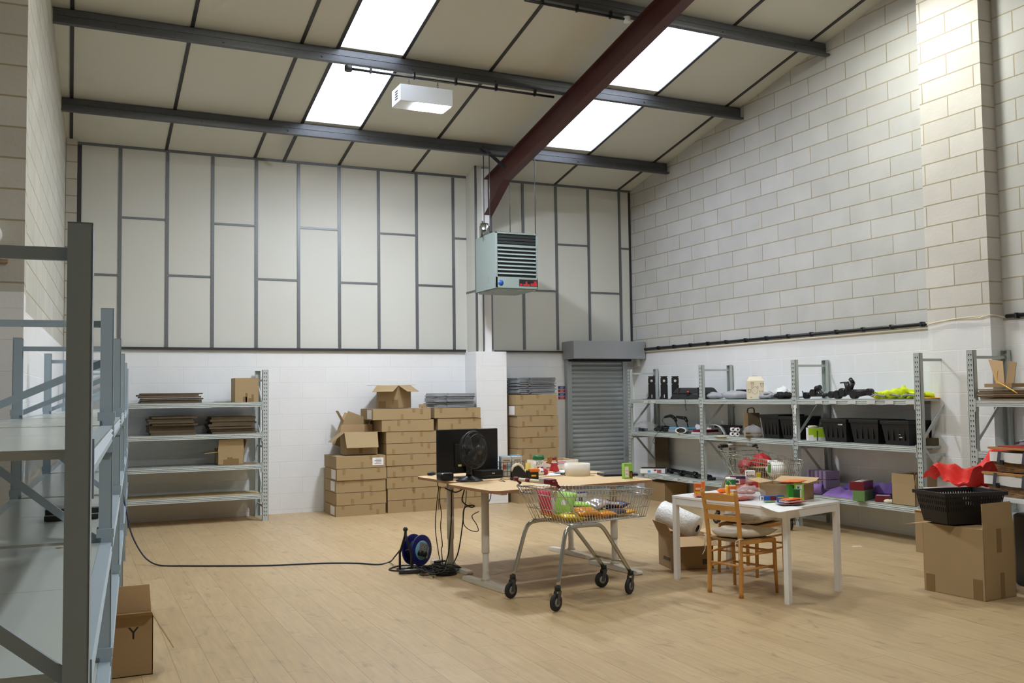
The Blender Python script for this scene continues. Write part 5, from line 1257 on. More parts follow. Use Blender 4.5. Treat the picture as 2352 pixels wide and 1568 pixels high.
# low white carton at the back of the desk
a, b_ = at(1247, 1082, z=DT), at(1331, 1077, z=DT); cc = (a+b_)/2; rz = math.atan2(b_.y-a.y, b_.x-a.x); L_ = (b_-a).length
t = open_box('white_tray_box', 'low open white carton with red print at the back of the far desk', None, (cc.x-.17*math.sin(rz), cc.y+.17*math.cos(rz), DT), rz, L_, .3, at(1290, 1057, y=cc.y).z-DT, [], m='paper')
for x0, x1, z0, z1, mm in ((-.38, -.26, .6, .72, 'red'), (-.1, .15, .62, .66, 'pink'), (-.1, .1, .5, .53, 'pink'), (.25, .42, .3, .4, 'blue'), (-.38, -.28, .2, .28, 'mixed')):
    Hh = .13; MB().box((L_*x0, -.1525, Hh*z0), (L_*x1, -.1505, Hh*z1)).build('printed_patch', mm, t)
p = dz(1292, 1087); 
for i, (dx, dy, rr) in enumerate(((-.08, -.02, .2), (.03, -.03, -.25), (.06, .04, .5))):
    b = MB(); b.grid(lambda u, v, i=i: Vector(((u-.5)*.297, (v-.5)*.21, .001+.0016*i+.012*(u-.5)**2*(i == 2)*4)), 6, 4, 0, .0008); o = b.build('paper_sheet', 'paper', loc=(p.x+dx, p.y+dy, DT+.001), rot=rr+.4); tag(o, ['lowest loose sheet of paper fanned out on the desk', 'middle loose sheet of paper on the desk with its corner showing', 'uppermost curled sheet of paper beside the blue-white roll'][i], 'paper', 'loose papers on the desk')
b = MB(); p1, p2 = dz(1288, 1079), dz(1334, 1074); b.tube([Vector((p1.x, p1.y-.07, DT+.03)), Vector((p2.x, p2.y-.07, DT+.03))], .028, 20); tag(b.build('paper_roll', 'paper'), 'white paper roll with a blue end lying behind the loose papers', 'paper roll')
p = dz(1298, 1090); b = MB(); b.tube([(p.x-.05, p.y, DT+.008), (p.x+.05, p.y-.02, DT+.008)], .006, 8); tag(b.build('marker_pen', 'navy'), 'dark marker pen lying on the loose papers', 'pen')
p = dz(1339, 1093); r_ = .123; hh = .115; t = thing('plastic_band_roll', 'wide translucent white roll of tape standing on the near desk', 'tape roll', (p.x, p.y+.11, DT)); b = MB(); b.lathe([(r_, 0), (r_, hh), (r_-.012, hh), (r_-.012, 0), (r_, 0)], 40, cap=False); b.build('tape_band', 'lining', t)
b = MB(); b.lathe([(r_-.013, 0), (r_-.013, hh-.002), (r_-.022, hh-.002), (r_-.022, 0), (r_-.013, 0)], 40, cap=False); b.build('card_core', 'cream', t)
p = dz(1420, 1092); small('laptop', 'closed black laptop near the right end of the desk', 'laptop', (p.x+.02, p.y+.05, DT), DROT-.35, [('laptop_base', (-.17, -.12, 0), (.17, .12, .012), 'black'), ('laptop_lid', (-.17, -.12, .013), (.17, .12, .021), 'charcoal')])
a, b_ = dz(1433, 1101), dz(1447, 1101)
mx = Matrix.Translation(dz(1444, 1099.5)) @ Matrix.Rotation(-.15, 4, 'Z'); hb_ = at(1444, 1064, y=dz(1444, 1099.5).y).z-DT
pack_box('tea_box', 'light green and white upright box at the right end of the near desk', None, mx, (0, .03, 0), 0, .085, .06, hb_, 'green_light', panels=[('-y', .08, .12, .50, .8, 'paper'), ('-y', .62, .08, .98, .5, 'brown_dark'), ('-y', .7, .14, .9, .4, 'gold'), ('-y', .14, .5, .45, .54, 'pink'), ('-y', .14, .3, .4, .34, 'pink')])
cable('desk_cable', 'black cable curled on the desk in front of the wire rack', [dz(1146, 1104), dz(1160, 1106), dz(1150, 1100), dz(1166, 1098), dz(1190, 1100), dz(1200, 1104)], .004)
# ================================================================== THINGS ON THE RIGHT-HAND RACKING
S1, S2, S3 = 1.541, 1.041, .406
MR = lambda x, y, z, rz=0: Matrix.Translation((x, y, z)) @ Matrix.Rotation(rz, 4, 'Z')
def yx(px_, py_, x): return at(px_, py_, x=x)
# three tall black mounting plates on feet
for i, (pa, pb) in enumerate(((1489, 1506), (1517.5, 1534.5), (1543, 1560))):
    X = 8.34; c_ = at((pa+pb)/2, 913, x=X); hh = at((pa+pb)/2, 863.5, x=X).z-S1; w_ = (pb-pa)*.0064
    t = thing('mounting_bracket', ['black mounting plate with a round hole nearest the shutter on the top shelf', 'middle one of the three black mounting plates on the top shelf', 'black mounting plate partly behind the dark tool case'][i], 'bracket', (X, c_.y, S1), -YAW-.12, 'black mounting plates on the top shelf')
    b = MB(); n = 20; R_ = w_*.18; zc = hh*.80; hx = w_/2
    # plate with a round hole near the top and a slot near the foot
    ring = [(R_*math.cos(2*PI*k/n), zc+R_*math.sin(2*PI*k/n)) for k in range(n)]
    def sq(k):
        a = 2*PI*k/n; c2, s2 = math.cos(a), math.sin(a); q = 1/max(abs(c2), abs(s2)); return (hx*c2*q, zc+hx*s2*q)
    for yy, rv in ((0, 0), (.005, 1)):
        vs_ = [(x, yy, z) for x, z in ring]+[(x, yy, z) for x, z in map(sq, range(n))]
        fs = [(k, (k+1) % n, n+(k+1) % n, n+k) for k in range(n)]; b.add(vs_, [f[::-1] for f in fs] if rv else fs)
    vs_ = [(x, yy, z) for yy in (0, .005) for x, z in ring]; b.add(vs_, [(k, n+k, n+(k+1) % n, (k+1) % n) for k in range(n)])
    b.box((-hx, 0, 0), (-.007, .005, zc-hx)); b.box((.007, 0, 0), (hx, .005, zc-hx)); b.box((-.007, 0, 0), (.007, .005, hh*.06)); b.box((-.007, 0, hh*.2), (.007, .005, zc-hx)); b.box((-hx, 0, zc+hx-.0), (hx, .005, hh))
    b.build('upright_plate', 'black', t)
    MB().box((-hx-.10, -.03, 0), (hx, .12, .005)).build('foot_plate', 'black', t); b = MB(); b.add([(-hx, y, z) for y in (0, .005) for z in (0,)]+[(-hx-.025, 0, .005), (-hx-.025, .005, .005), (-hx, 0, .05), (-hx, .005, .05)], [(0,2,4),(1,5,3),(0,1,3,2),(2,3,5,4),(4,5,1,0)]); b.build('gusset', 'black', t)
t = thing('tool_case', 'long dark grey tool case with an orange latch on the top shelf', 'tool case', (8.25, at(1590, 912, x=8.2).y, S1), -PI/2)
L_ = at(1550, 912, x=8.15).y-at(1629, 912, x=8.15).y
MB().box((-L_/2, -.12, 0), (L_/2, .12, .075)).build('case_base', 'charcoal', t, bevel=.015); b = MB(); b.add([(-L_/2, -.12, .078), (L_/2, -.12, .078), (L_/2, .12, .078), (-L_/2, .12, .078), (-L_/2+.06, -.08, .165), (L_/2-.06, -.08, .165), (L_/2-.06, .08, .165), (-L_/2+.06, .08, .165)], [(3,2,1,0),(4,5,6,7),(0,1,5,4),(1,2,6,5),(2,3,7,6),(3,0,4,7)]); b.build('case_lid', 'charcoal', t, bevel=.025)
MB().box((-.03, -.128, .05), (.03, -.118, .1)).build('latch', 'black', t); MB().box((-.015, -.128, .1), (.02, -.115, .118)).build('latch_button', 'orange_plain', t)
for x in (-L_*.3, L_*.28): MB().box((x-.012, -.124, .0), (x+.012, .124, .168)).build('case_rib', 'charcoal', t, bevel=.004)
def blob_thing(name, label, cat, mt, px0, px1, pyb, pyt, X, zs, D, seed, group=None, amp=.15, child=None, n=18):
    a, b_ = at(px0, pyb, x=X), at(px1, pyb, x=X); yc = (a.y+b_.y)/2; H = at((px0+px1)/2, pyt, x=X).z-zs
    b = MB(); b.blob((0, 0, 0), (D, abs(a.y-b_.y), max(H, .02)/.9), seed, amp, n, 10)
    return tag(b.build(name, mt, loc=(X, yc, zs)), label, cat, group)
blob_thing('grey_mailer_bag', 'flat crumpled grey bag lying on the top shelf right of the tool case', 'bag', 'grey_bag', 1616, 1656, 913, 900, 8.28, S1, .3, 2, 'grey bags on the top shelf', .12)
blob_thing('grey_mailer_bag', 'thicker crumpled grey bag lying against the white patterned box', 'bag', 'grey_bag', 1668, 1712, 914, 897, 8.30, S1, .3, 4, 'grey bags on the top shelf', .12)
t = small('dark_tray', 'thin black tray with small knobs behind the grey bags on the top shelf', 'tray', (8.52, at(1700, 900, x=8.43).y, S1), -PI/2, [('tray_shell', (-.13, -.06, 0), (.13, .06, .13), 'black')])
# white patterned paper box with a gable top
X = 8.16; a, b_ = at(1717, 913, x=X), at(1757, 913, x=X); w_ = (b_-a).length; zt = at(1737, 874, x=X).z-S1; 
w_ = .215; t = thing('patterned_gift_box', 'cream gable-top gift box printed with outline bear faces on the top shelf', 'box', (X+.06, (a.y+b_.y)/2+.09, S1), -YAW-.18)
MB().box((-w_/2, -.09, 0), (w_/2, .09, zt)).build('box_body', 'cream', t, bevel=.003); b = MB(); z2 = zt+.055
b.add([(-w_/2, -.09, zt), (w_/2, -.09, zt), (w_/2, .09, zt), (-w_/2, .09, zt), (-w_*.36, -.012, z2), (w_*.36, -.012, z2), (w_*.36, .012, z2), (-w_*.36, .012, z2)], [(0,1,5,4),(1,2,6,5),(2,3,7,6),(3,0,4,7),(4,5,6,7)]); b.build('gable_top', 'cream', t)
b = MB(); b.tube([(-.03, 0, z2), (-.03, 0, z2+.02), (.03, 0, z2+.02), (.03, 0, z2)], .005, 6); b.build('box_handle', 'cream', t)
def face(bx, bz, s):
    k = MB(); yq = -.0915
    k.tube([(bx+s*.9*math.cos(a), yq, bz+s*math.sin(a)*(1.0 if math.sin(a) > 0 else 1.25)) for a in [2*PI*i/20 for i in range(20)]], .0014, 4, 0, True)
    for q in (-1, 1): k.tube([(bx+q*s*.8+s*.3*math.cos(a), yq, bz+s*.8+s*.3*math.sin(a)) for a in [2*PI*i/12 for i in range(12)]], .0013, 4, 0, True); k.box((bx+q*s*.3-.002, yq-.001, bz), (bx+q*s*.3+.002, yq, bz+.005))
    k.box((bx-.003, yq-.001, bz-s*.45), (bx+.003, yq, bz-s*.35)); return k
face(-.01, .12, .042).build('printed_face', 'ink_brown', t); face(.068, .085, .022).build('printed_face', 'ink_brown', t); face(-.078, .11, .02).build('printed_face', 'ink_brown', t); face(.082, .185, .022).build('printed_face', 'ink_brown', t); face(-.04, .2, .018).build('printed_face', 'ink_brown', t)
for x in (-.06, .05): MB().box((x-.012, -.0915, .018), (x+.014, -.0905, .028)).build('printed_mark', 'cane', t)
blob_thing('blue_white_bag', 'pale folded bag with blue print right of the patterned gift box', 'bag', 'grey_bag', 1752, 1780, 914, 901, 8.3, S1, .24, 6, None, .28)
blob_thing('white_bag', 'crumpled white polythene bag at the back of the top shelf beside the post', 'bag', 'paper', 1785, 1812, 905, 890, 8.44, S1, .16, 12, None, .3)
blob_thing('black_bag', 'small black pouch on the top shelf just left of the second aisle post', 'bag', 'black_matte', 1787, 1815, 914, 900, 8.26, S1, .22, 14, None, .22)
# black articulated monitor arms lying along the shelf
def arm(label, segs, discs, rods):
    px0, py0_ = segs[0][0]; org = at(px0, 914, x=8.2); org.z = S1
    t = thing('articulated_mount', label, 'monitor arm', org, 0, 'black arms on the top shelf')
    P_ = lambda q, X=8.2: at(q[0], q[1], x=X)-org
    for (q0_, q1_, w) in [(s[0], s[1], s[2]) for s in segs]:
        a_, b2 = P_(q0_), P_(q1_); b = MB(); b.tube([a_, b2], w, 10); b.build('arm_link', 'black', t)
    for (c_, r_) in discs:
        p = P_(c_); p.z = max(p.z, r_); b = MB(); b.tube([p+Vector((-.03, 0, 0)), p+Vector((.03, 0, 0))], r_, 16); b.build('pivot_joint', 'black', t)
    for (q0_, q1_) in rods: b = MB(); b.tube([P_(q0_, 8.24), P_(q1_, 8.24)], .008, 6); b.build('fixing_rod', 'black', t)
    return t
arm('black articulated arm with one raised head, lying right of the third aisle post', [((1856, 907), (1910, 906), .022), ((1880, 893), (1893, 911), .022), ((1874, 892), (1884, 889), .03)], [((1869, 902), .045), ((1853, 908), .04), ((1911, 906), .04)], [((1843, 898), (1846, 906)), ((1832, 912), (1860, 911))])
arm('larger black articulated arm with two raised heads on the top shelf', [((1944, 878), (1950, 898), .032), ((1952, 898), (1959, 878), .028), ((1953, 870), (1959, 878), .024), ((1945, 901), (2001, 899), .032), ((1958, 908), (1990, 902), .03), ((1990, 900), (2014, 911), .025)], [((1925, 907), .05), ((1936, 901), .05), ((1963, 908), .055), ((1998, 900), .04)], [((1930, 879), (1950, 877)), ((1952, 868), (1956, 872)), ((2005, 908), (2022, 912))])
for i, (p0_, p1_, pt, sd, X) in enumerate(((2026, 2050, 898, 31, 8.2), (2056, 2088, 891, 33, 8.25), (2096, 2126, 899, 35, 8.29))):
    o = blob_thing('hi_vis_vest', ['crumpled yellow hi-vis vest with dark strap at the left of the pile', 'crumpled yellow hi-vis vest heaped highest on the top shelf', 'crumpled yellow hi-vis vest behind the last aisle post of the run'][i], 'vest', 'hivis', p0_, p1_, 914, pt, X, S1, .3, sd, 'hi-vis vests on the top shelf', .3, n=30)
    b = MB(); b.tube(curve_pts([(-.13, -.1, .03), (-.16, .0, .045), (-.13, .1, .03)], 5), .012, 6); b.build('reflective_strip', 'grey_plastic', o)
b = MB(); b.grid(lambda u, v: Vector((8.18+.32*u, 7.43+.12*v, S1+.006+.02*abs(math.sin(5*u))*v)), 8, 4, 0, .004); tag(b.build('yellow_cloth_band', 'gold'), 'flat yellow-orange band of cloth beyond the last aisle post', 'cloth')

# middle shelf
blob_thing('parts_bag', 'clear polythene bag of grey parts at the shutter end of the middle shelf', 'bag', 'poly', 1463, 1500, 984, 968, 8.29, S2, .28, 41, None, .2)
t = small('grey_parts', 'small grey blocks inside the clear bag at the shutter end', 'parts', (8.22, at(1475, 980, x=8.2).y, S2), .2, [('block', (-.1, -.07, 0), (-.02, .0, .05), 'charcoal'), ('block', (0, -.02, 0), (.08, .1, .04), 'grey_plastic'), ('block', (-.08, .03, 0), (-.03, .11, .06), 'grey_plastic')])
c0 = at(1522, 985, x=8.2); c0.z = S2; pts = []
for k in range(40):
    a_ = k*.85; rr = .07+.05*math.sin(k*1.3); pts.append(c0+Vector((rr*math.cos(a_), rr*1.4*math.sin(a_), .01+.08*abs(math.sin(k*.61)))))
cable('cable_heap', 'heap of black cables on the middle shelf beside the clear bag', pts, .008, n=5)
for i, (pp, lab) in enumerate(((((1534, 958), (1548, 955), (1557, 960), (1561, 967)), 'black handheld scanner on a bent wire at the left of the middle shelf'), (((1562, 957), (1572, 959), (1582, 960), (1586, 968)), 'black handheld scanner on a bent wire, second from the left on the middle shelf'))):
    q = [at(x-8, y, x=8.27) for x, y in pp]; base = Vector((q[2].x, q[2].y, S2)); t = thing('barcode_scanner', lab, 'scanner', base, 0, 'handheld scanners on the middle shelf')
    loc_ = [v-base for v in q]
    b = MB(); b.tube(curve_pts(loc_[:3], 5), [.016, .018, .02, .021, .022, .024, .026, .026, .026, .026, .024], 12); b.build('scanner_head', 'black', t); b = MB(); b.tube([loc_[2], loc_[3]], [.026, .02], 12); b.build('scanner_grip', 'black', t)
    b = MB(); b.tube(curve_pts([loc_[0], loc_[0]+Vector((0, .05, -.06)), (0, .10, .03), (.05, .02, .016), loc_[3]+Vector((.0, 0, -.03)), loc_[3]], 6), .0035, 6); b.tube(curve_pts([loc_[3], (.02, -.05, .03), (-.04, -.02, .014)], 5), .005, 6); b.build('scanner_cable', 'black', t)
small('pale_blue_pack', 'pale blue flat pack lying on the middle shelf under the scanners', 'pack', (8.32, at(1566, 985, x=8.3).y, S2), -1.45, [('pack_sleeve', (-.2, -.12, 0), (.2, .12, .05), 'grey_plastic'), ('pack_top', (-.19, -.11, .05), (.2, .1, .085), 'lightblue')], bevel=.012)
t = thing('rolled_pack', 'rolled grey and white pack with a dark hollow at the front of the middle shelf', 'pack', (8.13, at(1562, 992, x=8.1).y, S2), -.75); k = MB(); k.lathe([(.048, -.1), (.06, -.1), (.06, .1), (.048, .1), (.048, -.1)], 24, (0, 0, 0), 0, Matrix.Translation((0, 0, .045)) @ Matrix.Diagonal((1.35, 1, .74, 1)) @ Matrix.Rotation(PI/2, 4, 'X'), cap=False); k.build('rolled_sleeve', 'lining', t); k = MB(); k.lathe([(0, .0), (.047, 0)], 20, (0, 0, 0), 0, Matrix.Translation((0, -.06, .045)) @ Matrix.Diagonal((1.35, 1, .74, 1)) @ Matrix.Rotation(PI/2, 4, 'X'), cap=False); k.build('dark_inside', 'charcoal', t)
b = MB(); b.tube([(8.055, at(1553, 988, x=8.06).y+.05, S2+.04), (8.07, at(1553, 988, x=8.06).y-.08, S2+.038)], .018, 10); 
blob_thing('white_wrap', 'white folded wrapping heaped behind the first aisle post on the middle shelf', 'wrapping', 'paper', 1600, 1634, 984, 976, 8.44, S2, .14, 53, None, .3)
small('book_pile', 'low pile of pale books with a dark red cover on the middle shelf', 'books', (8.27, at(1612, 992, x=8.2).y, S2), -1.4, [('lower_book', (-.17, -.12, 0), (.17, .12, .03), 'dial'), ('upper_book', (-.15, -.11, .03), (.13, .12, .065), 'maroon')])
t = thing('bent_band', 'white curved plastic band standing on the middle shelf right of the first post', 'band', (8.32, at(1648, 995, x=8.16).y+.12, S2), -1.2); b = MB()
b.grid(lambda u, v: Vector((-.20+.26*u+.03*math.sin(PI*u), -.04+.08*v, .14*(1-u**3)+.004)), 12, 2, 0, .006); b.build('band_strip', 'paper', t)
small('black_tube_tool', 'long black tool lying at the back of the middle shelf', 'tool', (8.48, at(1668, 975, x=8.44).y, S2), -PI/2, [('tool_body', (-.30, -.025, .09), (.28, .025, .13), 'black'), ('tool_stand', (-.1, -.04, 0), (.16, .04, .10), 'black_matte')])
for i, (pxc, pyc, dz_, lab) in enumerate(((1682, 1000, 0, 'lower left patterned tape roll on the middle shelf by the kraft bag'), (1693, 1000, 0, 'lower right patterned tape roll on the middle shelf by the kraft bag'), (1683, 990, .062, 'upper left patterned tape roll on the middle shelf by the kraft bag'), (1694, 990, .062, 'upper right patterned tape roll on the middle shelf by the kraft bag'))):
    p = at(pxc, pyc, x=8.12); t = thing('patterned_tape_roll', lab, 'tape roll', (8.12, p.y, S2+.031+dz_), -YAW, 'patterned rolls on the middle shelf'); b = MB()
    mx_ = Matrix.Rotation(PI/2, 4, 'X'); b.lathe([(.014, -.03), (.03, -.03), (.03, .03), (.014, .03), (.014, -.03)], 18, (0, 0, 0), 0, mx_, cap=False); b.build('roll_body', 'paper', t)
    b = MB(); b.lathe([(0, .0), (.013, .0), (.013, .001)], 14, (0, 0, 0), 0, Matrix.Translation((0, -.024, 0)) @ mx_); b.build('roll_core', 'ink', t)
    for q in range(4): b = MB(); b.box((-.029, -.03+q*.016, .027), (.029, -.026+q*.016, .0305)); b.build('printed_line', 'maroon', t)
# loose sheets at the front edge
b = MB(); y_ = at(1655, 1000, x=8.06).y; b.grid(lambda u, v: Vector((8.03+.2*v, y_+.12-.26*u, S2+.002+.02*(v < .1)*-1*u*(1-u)*4*.4)), 10, 4, 0, .002); tag(b.build('cream_sheet', 'cream'), 'cream paper sheet with its point over the middle shelf edge', 'paper')
# kraft paper carrier
X = 8.2; p = at(1722, 1001, x=X); t = thing('paper_bag', 'brown paper carrier bag with twisted handles on the middle shelf', 'bag', (X+.05, p.y, S2), -YAW-.15); hh = at(1715, 948, x=X).z-S2
b = MB(); b.add([(-.11, -.055, 0), (.12, -.055, 0), (.12, .055, 0), (-.11, .055, 0), (-.11, -.05, hh), (.085, -.045, hh), (.085, .045, hh), (-.11, .05, hh)], [(3,2,1,0),(0,1,5,4),(1,2,6,5),(2,3,7,6),(3,0,4,7)])
b.build('bag_body', 'card2', t); b = MB()
for y in (-.045, .045): b.tube(curve_pts([(-.06, y, hh-.02), (-.055, y, hh+.05), (-.02, y, hh+.065), (.02, y, hh+.06), (.03, y, hh-.02)], 5), .006, 6)
b.build('bag_handle', 'card_dark', t)
MB().add([(-.06, -.0565, 0), (.12, -.0565, 0), (.088, -.0480, hh), (-.06, -.052, hh)], [(0,1,2,3)]).build('bag_side', 'card_dark', t)
blob_thing('clear_pack', 'glossy clear pack of brown trays in front of the paper carrier bag', 'pack', 'poly', 1711, 1750, 1001, 976, 8.12, S2, .15, 61, None, .12)
small('brown_tray_stack', 'stack of thin brown trays inside the clear pack', 'trays', (8.12, at(1731, 1001, x=8.12).y, S2), -YAW-.2, [('tray', (-.1, -.06, 0), (.1, .06, .02), 'card_dark'), ('tray', (-.1, -.06, .024), (.1, .06, .044), 'card2'), ('tray', (-.1, -.06, .048), (.1, .06, .066), 'card_dark')])
# black storage tubs
def tub(label, pl, pr_, pyt, X, D, zs=S2, mark=None):
    a, b_ = at(pl, 1000, x=X), at(pr_, 1000, x=X); L_ = a.y-b_.y; H = at((pl+pr_)/2, pyt, x=X).z-zs
    t = thing('storage_tub', label, 'tub', (X+D/2, (a.y+b_.y)/2, zs), -PI/2, 'black storage tubs on the middle shelf')
    k = MB(); x, y, i_ = L_/2, D/2, .03
    k.add([(-x+i_, -y+i_, 0), (x-i_, -y+i_, 0), (x-i_, y-i_, 0), (-x+i_, y-i_, 0), (-x, -y, H-.035), (x, -y, H-.035), (x, y, H-.035), (-x, y, H-.035)], [(3,2,1,0),(0,1,5,4),(1,2,6,5),(2,3,7,6),(3,0,4,7)])
    for q in (-.6, -.2, .2, .6): k.box((q*x-.008, -y+.006, .05), (q*x+.008, -y+.02, H-.05))
    k.build('tub_body', 'tub', t); MB().box((-x-.012, -y-.012, H-.04), (x+.012, y+.012, H)).build('tub_lid', 'tub', t, bevel=.006)
    if mark:
        for u, v, w, h in mark: MB().box((x*u, -y+.002-.006+.018*(1-v), H*v), (x*(u+w), -y+.012+.018*(1-v), H*(v+h))).build('printed_mark', 'dial', t)
    return t
tub('black storage tub beside the kraft bag, left end of the row', 1748, 1789, 952, 8.12, .40)
tub('black storage tub behind the second aisle post', 1792, 1826, 956, 8.12, .40)
tub('black storage tub with a white code on its corner, right of the green box', 1888, 1944, 962, 8.12, .40, mark=((.35, .74, .08, .05), (.46, .74, .06, .05), (.55, .74, .14, .05)))
tub('plain black storage tub in the middle of the third bay', 1953, 2017, 963, 8.12, .40)
tub('black storage tub with small white marks before the last aisle post', 2025, 2088, 966, 8.12, .36, mark=((.2, .30, .06, .04), (.3, .30, .06, .04), (.4, .30, .05, .04), (.25, .42, .08, .03)))
mx = Matrix.Translation(at(1846, 1011, x=8.10)); mx.translation.z = S2
pack_box('green_white_box', 'lime green and white box on the middle shelf in front of the tubs', None, MR(8.14, at(1852, 1010, x=8.1).y-.11, S2, -YAW-.1), (.02, .06, 0), 0, .20, .14, at(1850, 982, x=8.1).z-S2, 'paper', panels=[('-y', .0, .45, .98, 1, 'lime'), ('-y', .3, .28, .98, .46, 'lime'), ('-y', .72, .08, .92, .3, 'dial'), ('+x', .1, .1, .6, .7, 'ink_brown')])
b = MB(); b.blob((0, 0, 0), (.14, .09, .03), 71, .1, 14, 8); tag(b.build('folded_card', 'cream', loc=(8.16, at(1858, 980, x=8.1).y, S2+at(1850, 982, x=8.1).z-S2+.003)), 'folded cream card lying on the lime and white box', 'card')
small('dark_gap_box', 'small dark grey box standing behind the right edge of the lime box', 'box', (8.2, at(1880, 1008, x=8.2).y, S2), -PI/2, [('box_body', (-.035, -.05, 0), (.035, .1, .12), 'charcoal')])
small('brown_open_tray', 'small brown carton at the pillar end of the middle shelf', 'box', (8.40, 7.52, S2), -1.5, [('tray_base', (-.05, -.08, 0), (.05, .1, .08), 'card_dark'), ('tray_flap', (-.05, -.09, .08), (.0, -.07, .12), 'card2')])

# bottom shelf
t = thing('leaning_sheet', 'dark framed brown board leaning on the wall behind the shutter end of the racking', 'board', (8.50, 12.88, S3)); MB().box((-.015, -.18, 0), (.0, .18, .55)).build('board_sheet', 'card_dark', t); MB().box((-.02, -.19, .53), (.005, .19, .555)).build('board_frame', 'strip', t)
small('brown_crate', 'large brown carton on the floor under the bottom shelf near the shutter', 'box', (8.32, 12.55, 0), 0, [('crate_body', (-.2, -.28, 0), (.2, .28, .29), 'card2')])
a = at(1495, 1086, x=8.1); t = pack_box('white_flat_box', 'flat white carton with red print on the bottom shelf near the shutter', None, MR(8.14, at(1494, 1086, x=8.1).y, S3, -YAW-.25), (.0, .12, 0), 0, .38, .26, .075, 'paper', panels=[('-y', .3, .15, .42, .65, 'lightblue'), ('-y', .55, .5, .66, .8, 'red'), ('-y', .68, .1, .85, .75, 'mixed'), ('top', .0, .0, 1, 1, 'black_matte')])
b = MB(); b.grid(lambda u, v: Vector((8.07+.14*v, at(1500, 1090, x=8.1).y-.1-.3*u, S3+.003+.004*math.sin(6*u))), 6, 3, 0, .001); tag(b.build('blue_white_leaflet', 'lining'), 'pale leaflet lying at the bottom shelf edge in front of the flat white carton', 'paper')
for i, (q0_, q1_, lab) in enumerate((((1535, 1076), (1600, 1091), 'black folded tripod lying at the back of the bottom shelf, left one'), ((1558, 1078), (1632, 1094), 'black folded tripod lying along the bottom shelf behind the first aisle post'))):
    p1_, p2_ = at(*q0_, x=8.34-.12*i), at(*q1_, x=8.30-.14*i); org = Vector((p2_.x, p2_.y, S3)); t = thing('folded_tripod', lab, 'tripod', org, 0, 'black tripods on the bottom shelf'); v = p1_-org; v.z = .05
    for k in range(3):
        b = MB(); o_ = Vector((.02*(k-1), 0, .01*k)); b.tube([o_+Vector((0, 0, .03)), v+o_], .012, 8); b.build('tripod_leg', 'black', t)
    for f in (.05, .45, .9): b = MB(); c_ = v*f+Vector((0, 0, .035*(1-f))); c_.z = .042; b.tube([c_-v.normalized()*.035, c_+v.normalized()*.035], .038, 12); b.build('tripod_clamp', 'black', t)
    for s in (-1, 1): b = MB(); b.tube([(0, -.02, .03), (s*.05, -.05, .022)], .02, 8); b.build('tripod_foot', 'black', t)
# purple things in the second and third bays
for i in range(6):
    small('purple_tray', ['flat purple tray stack on the bottom shelf behind the parked trolley, leftmost', 'second flat purple tray on the bottom shelf behind the parked trolley', 'third flat purple tray on the bottom shelf behind the parked trolley', 'pale lilac tray pile at the left of the purple group', 'pale lilac tray pile in the purple group', 'pale lilac tray pile at the right of the purple group'][i], 'tray', (8.24+.02*i, [at(x, 1120, x=8.24).y for x in (1775, 1795, 1830, 1786, 1803, 1845)][i], S3+(.0 if i in (0, 1, 2) else .062)), -PI/2+.05*i, [('tray_body', (-.09, -.12, 0), (.09, .12, .06 if i < 3 else .09), 'purple_dark' if i < 3 else 'lilac')], 'purple trays on the bottom shelf')
for i in range(10):
    r_, c_ = divmod(i, 5); y_ = at(1866+9.5*c_, 1120, x=8.2).y
    small('lilac_pack', 'lilac pack, %s of the %s row in the stack by the third rear post' % (['first', 'second', 'third', 'fourth', 'fifth'][c_], ['lower', 'upper'][r_]), 'pack', (8.34, y_+.12, S3+.001+.105*r_+.06), -PI/2, [('pack_body', (-.027, -.1, 0), (.027, .12, .10), 'lilac')], 'lilac packs by the rear post', bevel=.006)
small('lilac_pack_tray', 'shallow clear tray under the lilac packs', 'tray', (8.34, at(1886, 1120, x=8.2).y+.12, S3), -PI/2, [('tray_body', (-.2, -.14, 0), (.2, .14, .058), 'lilac')])
t = thing('purple_roll', 'purple cardboard tube lying on its side on the bottom shelf behind the table', 'tube', (8.11, at(1878, 1138, x=8.12).y, S3), -1.0); k = MB(); k.lathe([(.055, -.07), (.062, -.07), (.062, .07), (.055, .07), (.055, -.07)], 24, (0, 0, .063), 0, Matrix.Translation((0, 0, .063)) @ Matrix.Rotation(PI/2, 4, 'Y') @ Matrix.Translation((0, 0, -.063)), cap=False); k.build('tube_wall', 'purple', t)
k = MB(); k.lathe([(.0, .0), (.054, .0)], 20, (0, 0, .0), 0, Matrix.Translation((.03, 0, .063)) @ Matrix.Rotation(PI/2, 4, 'Y'), cap=False); k.build('tube_liner', 'navy', t)
y0_, y1_ = at(1892, 1140, x=8.1).y, at(1962, 1140, x=8.1).y
b = MB(); b.grid(lambda u, v: Vector((8.075+.24*v, y0_+(y1_-y0_)*u+.02*v, S3+.004+(.045+.03*abs(math.sin(6*u+1)))*v**.8+.02*abs(math.sin(11*u+3*v))*v)), 18, 8, 0, .004, smooth=False)
tag(b.build('purple_gift_sheet', 'purple'), 'large creased purple card sheet draped over the bottom shelf edge', 'card')
b = MB(); b.grid(lambda u, v: Vector((8.34+.06*v, y0_-.05+(y1_-.34-y0_)*u, S3+.07+(.05+.09*u)*v+.01*math.sin(23*u))), 22, 4, 0, .004, smooth=False); b.box((8.34, y1_-.3, S3), (8.38, y0_-.06, S3+.075))
tag(b.build('dark_purple_sheet', 'purple_dark'), 'dark purple spotted card standing behind the creased purple sheet', 'card')
yb_ = at(1975, 1150, x=8.1).y
t = pack_box('green_box', 'muted green box at the bottom of the pair on the bottom shelf', 'coloured boxes on the bottom shelf', MR(8.13, at(1972, 1151, x=8.1).y, S3, -YAW-.62), (.03, .0, 0), 0, .13, .34, .115, 'sage')
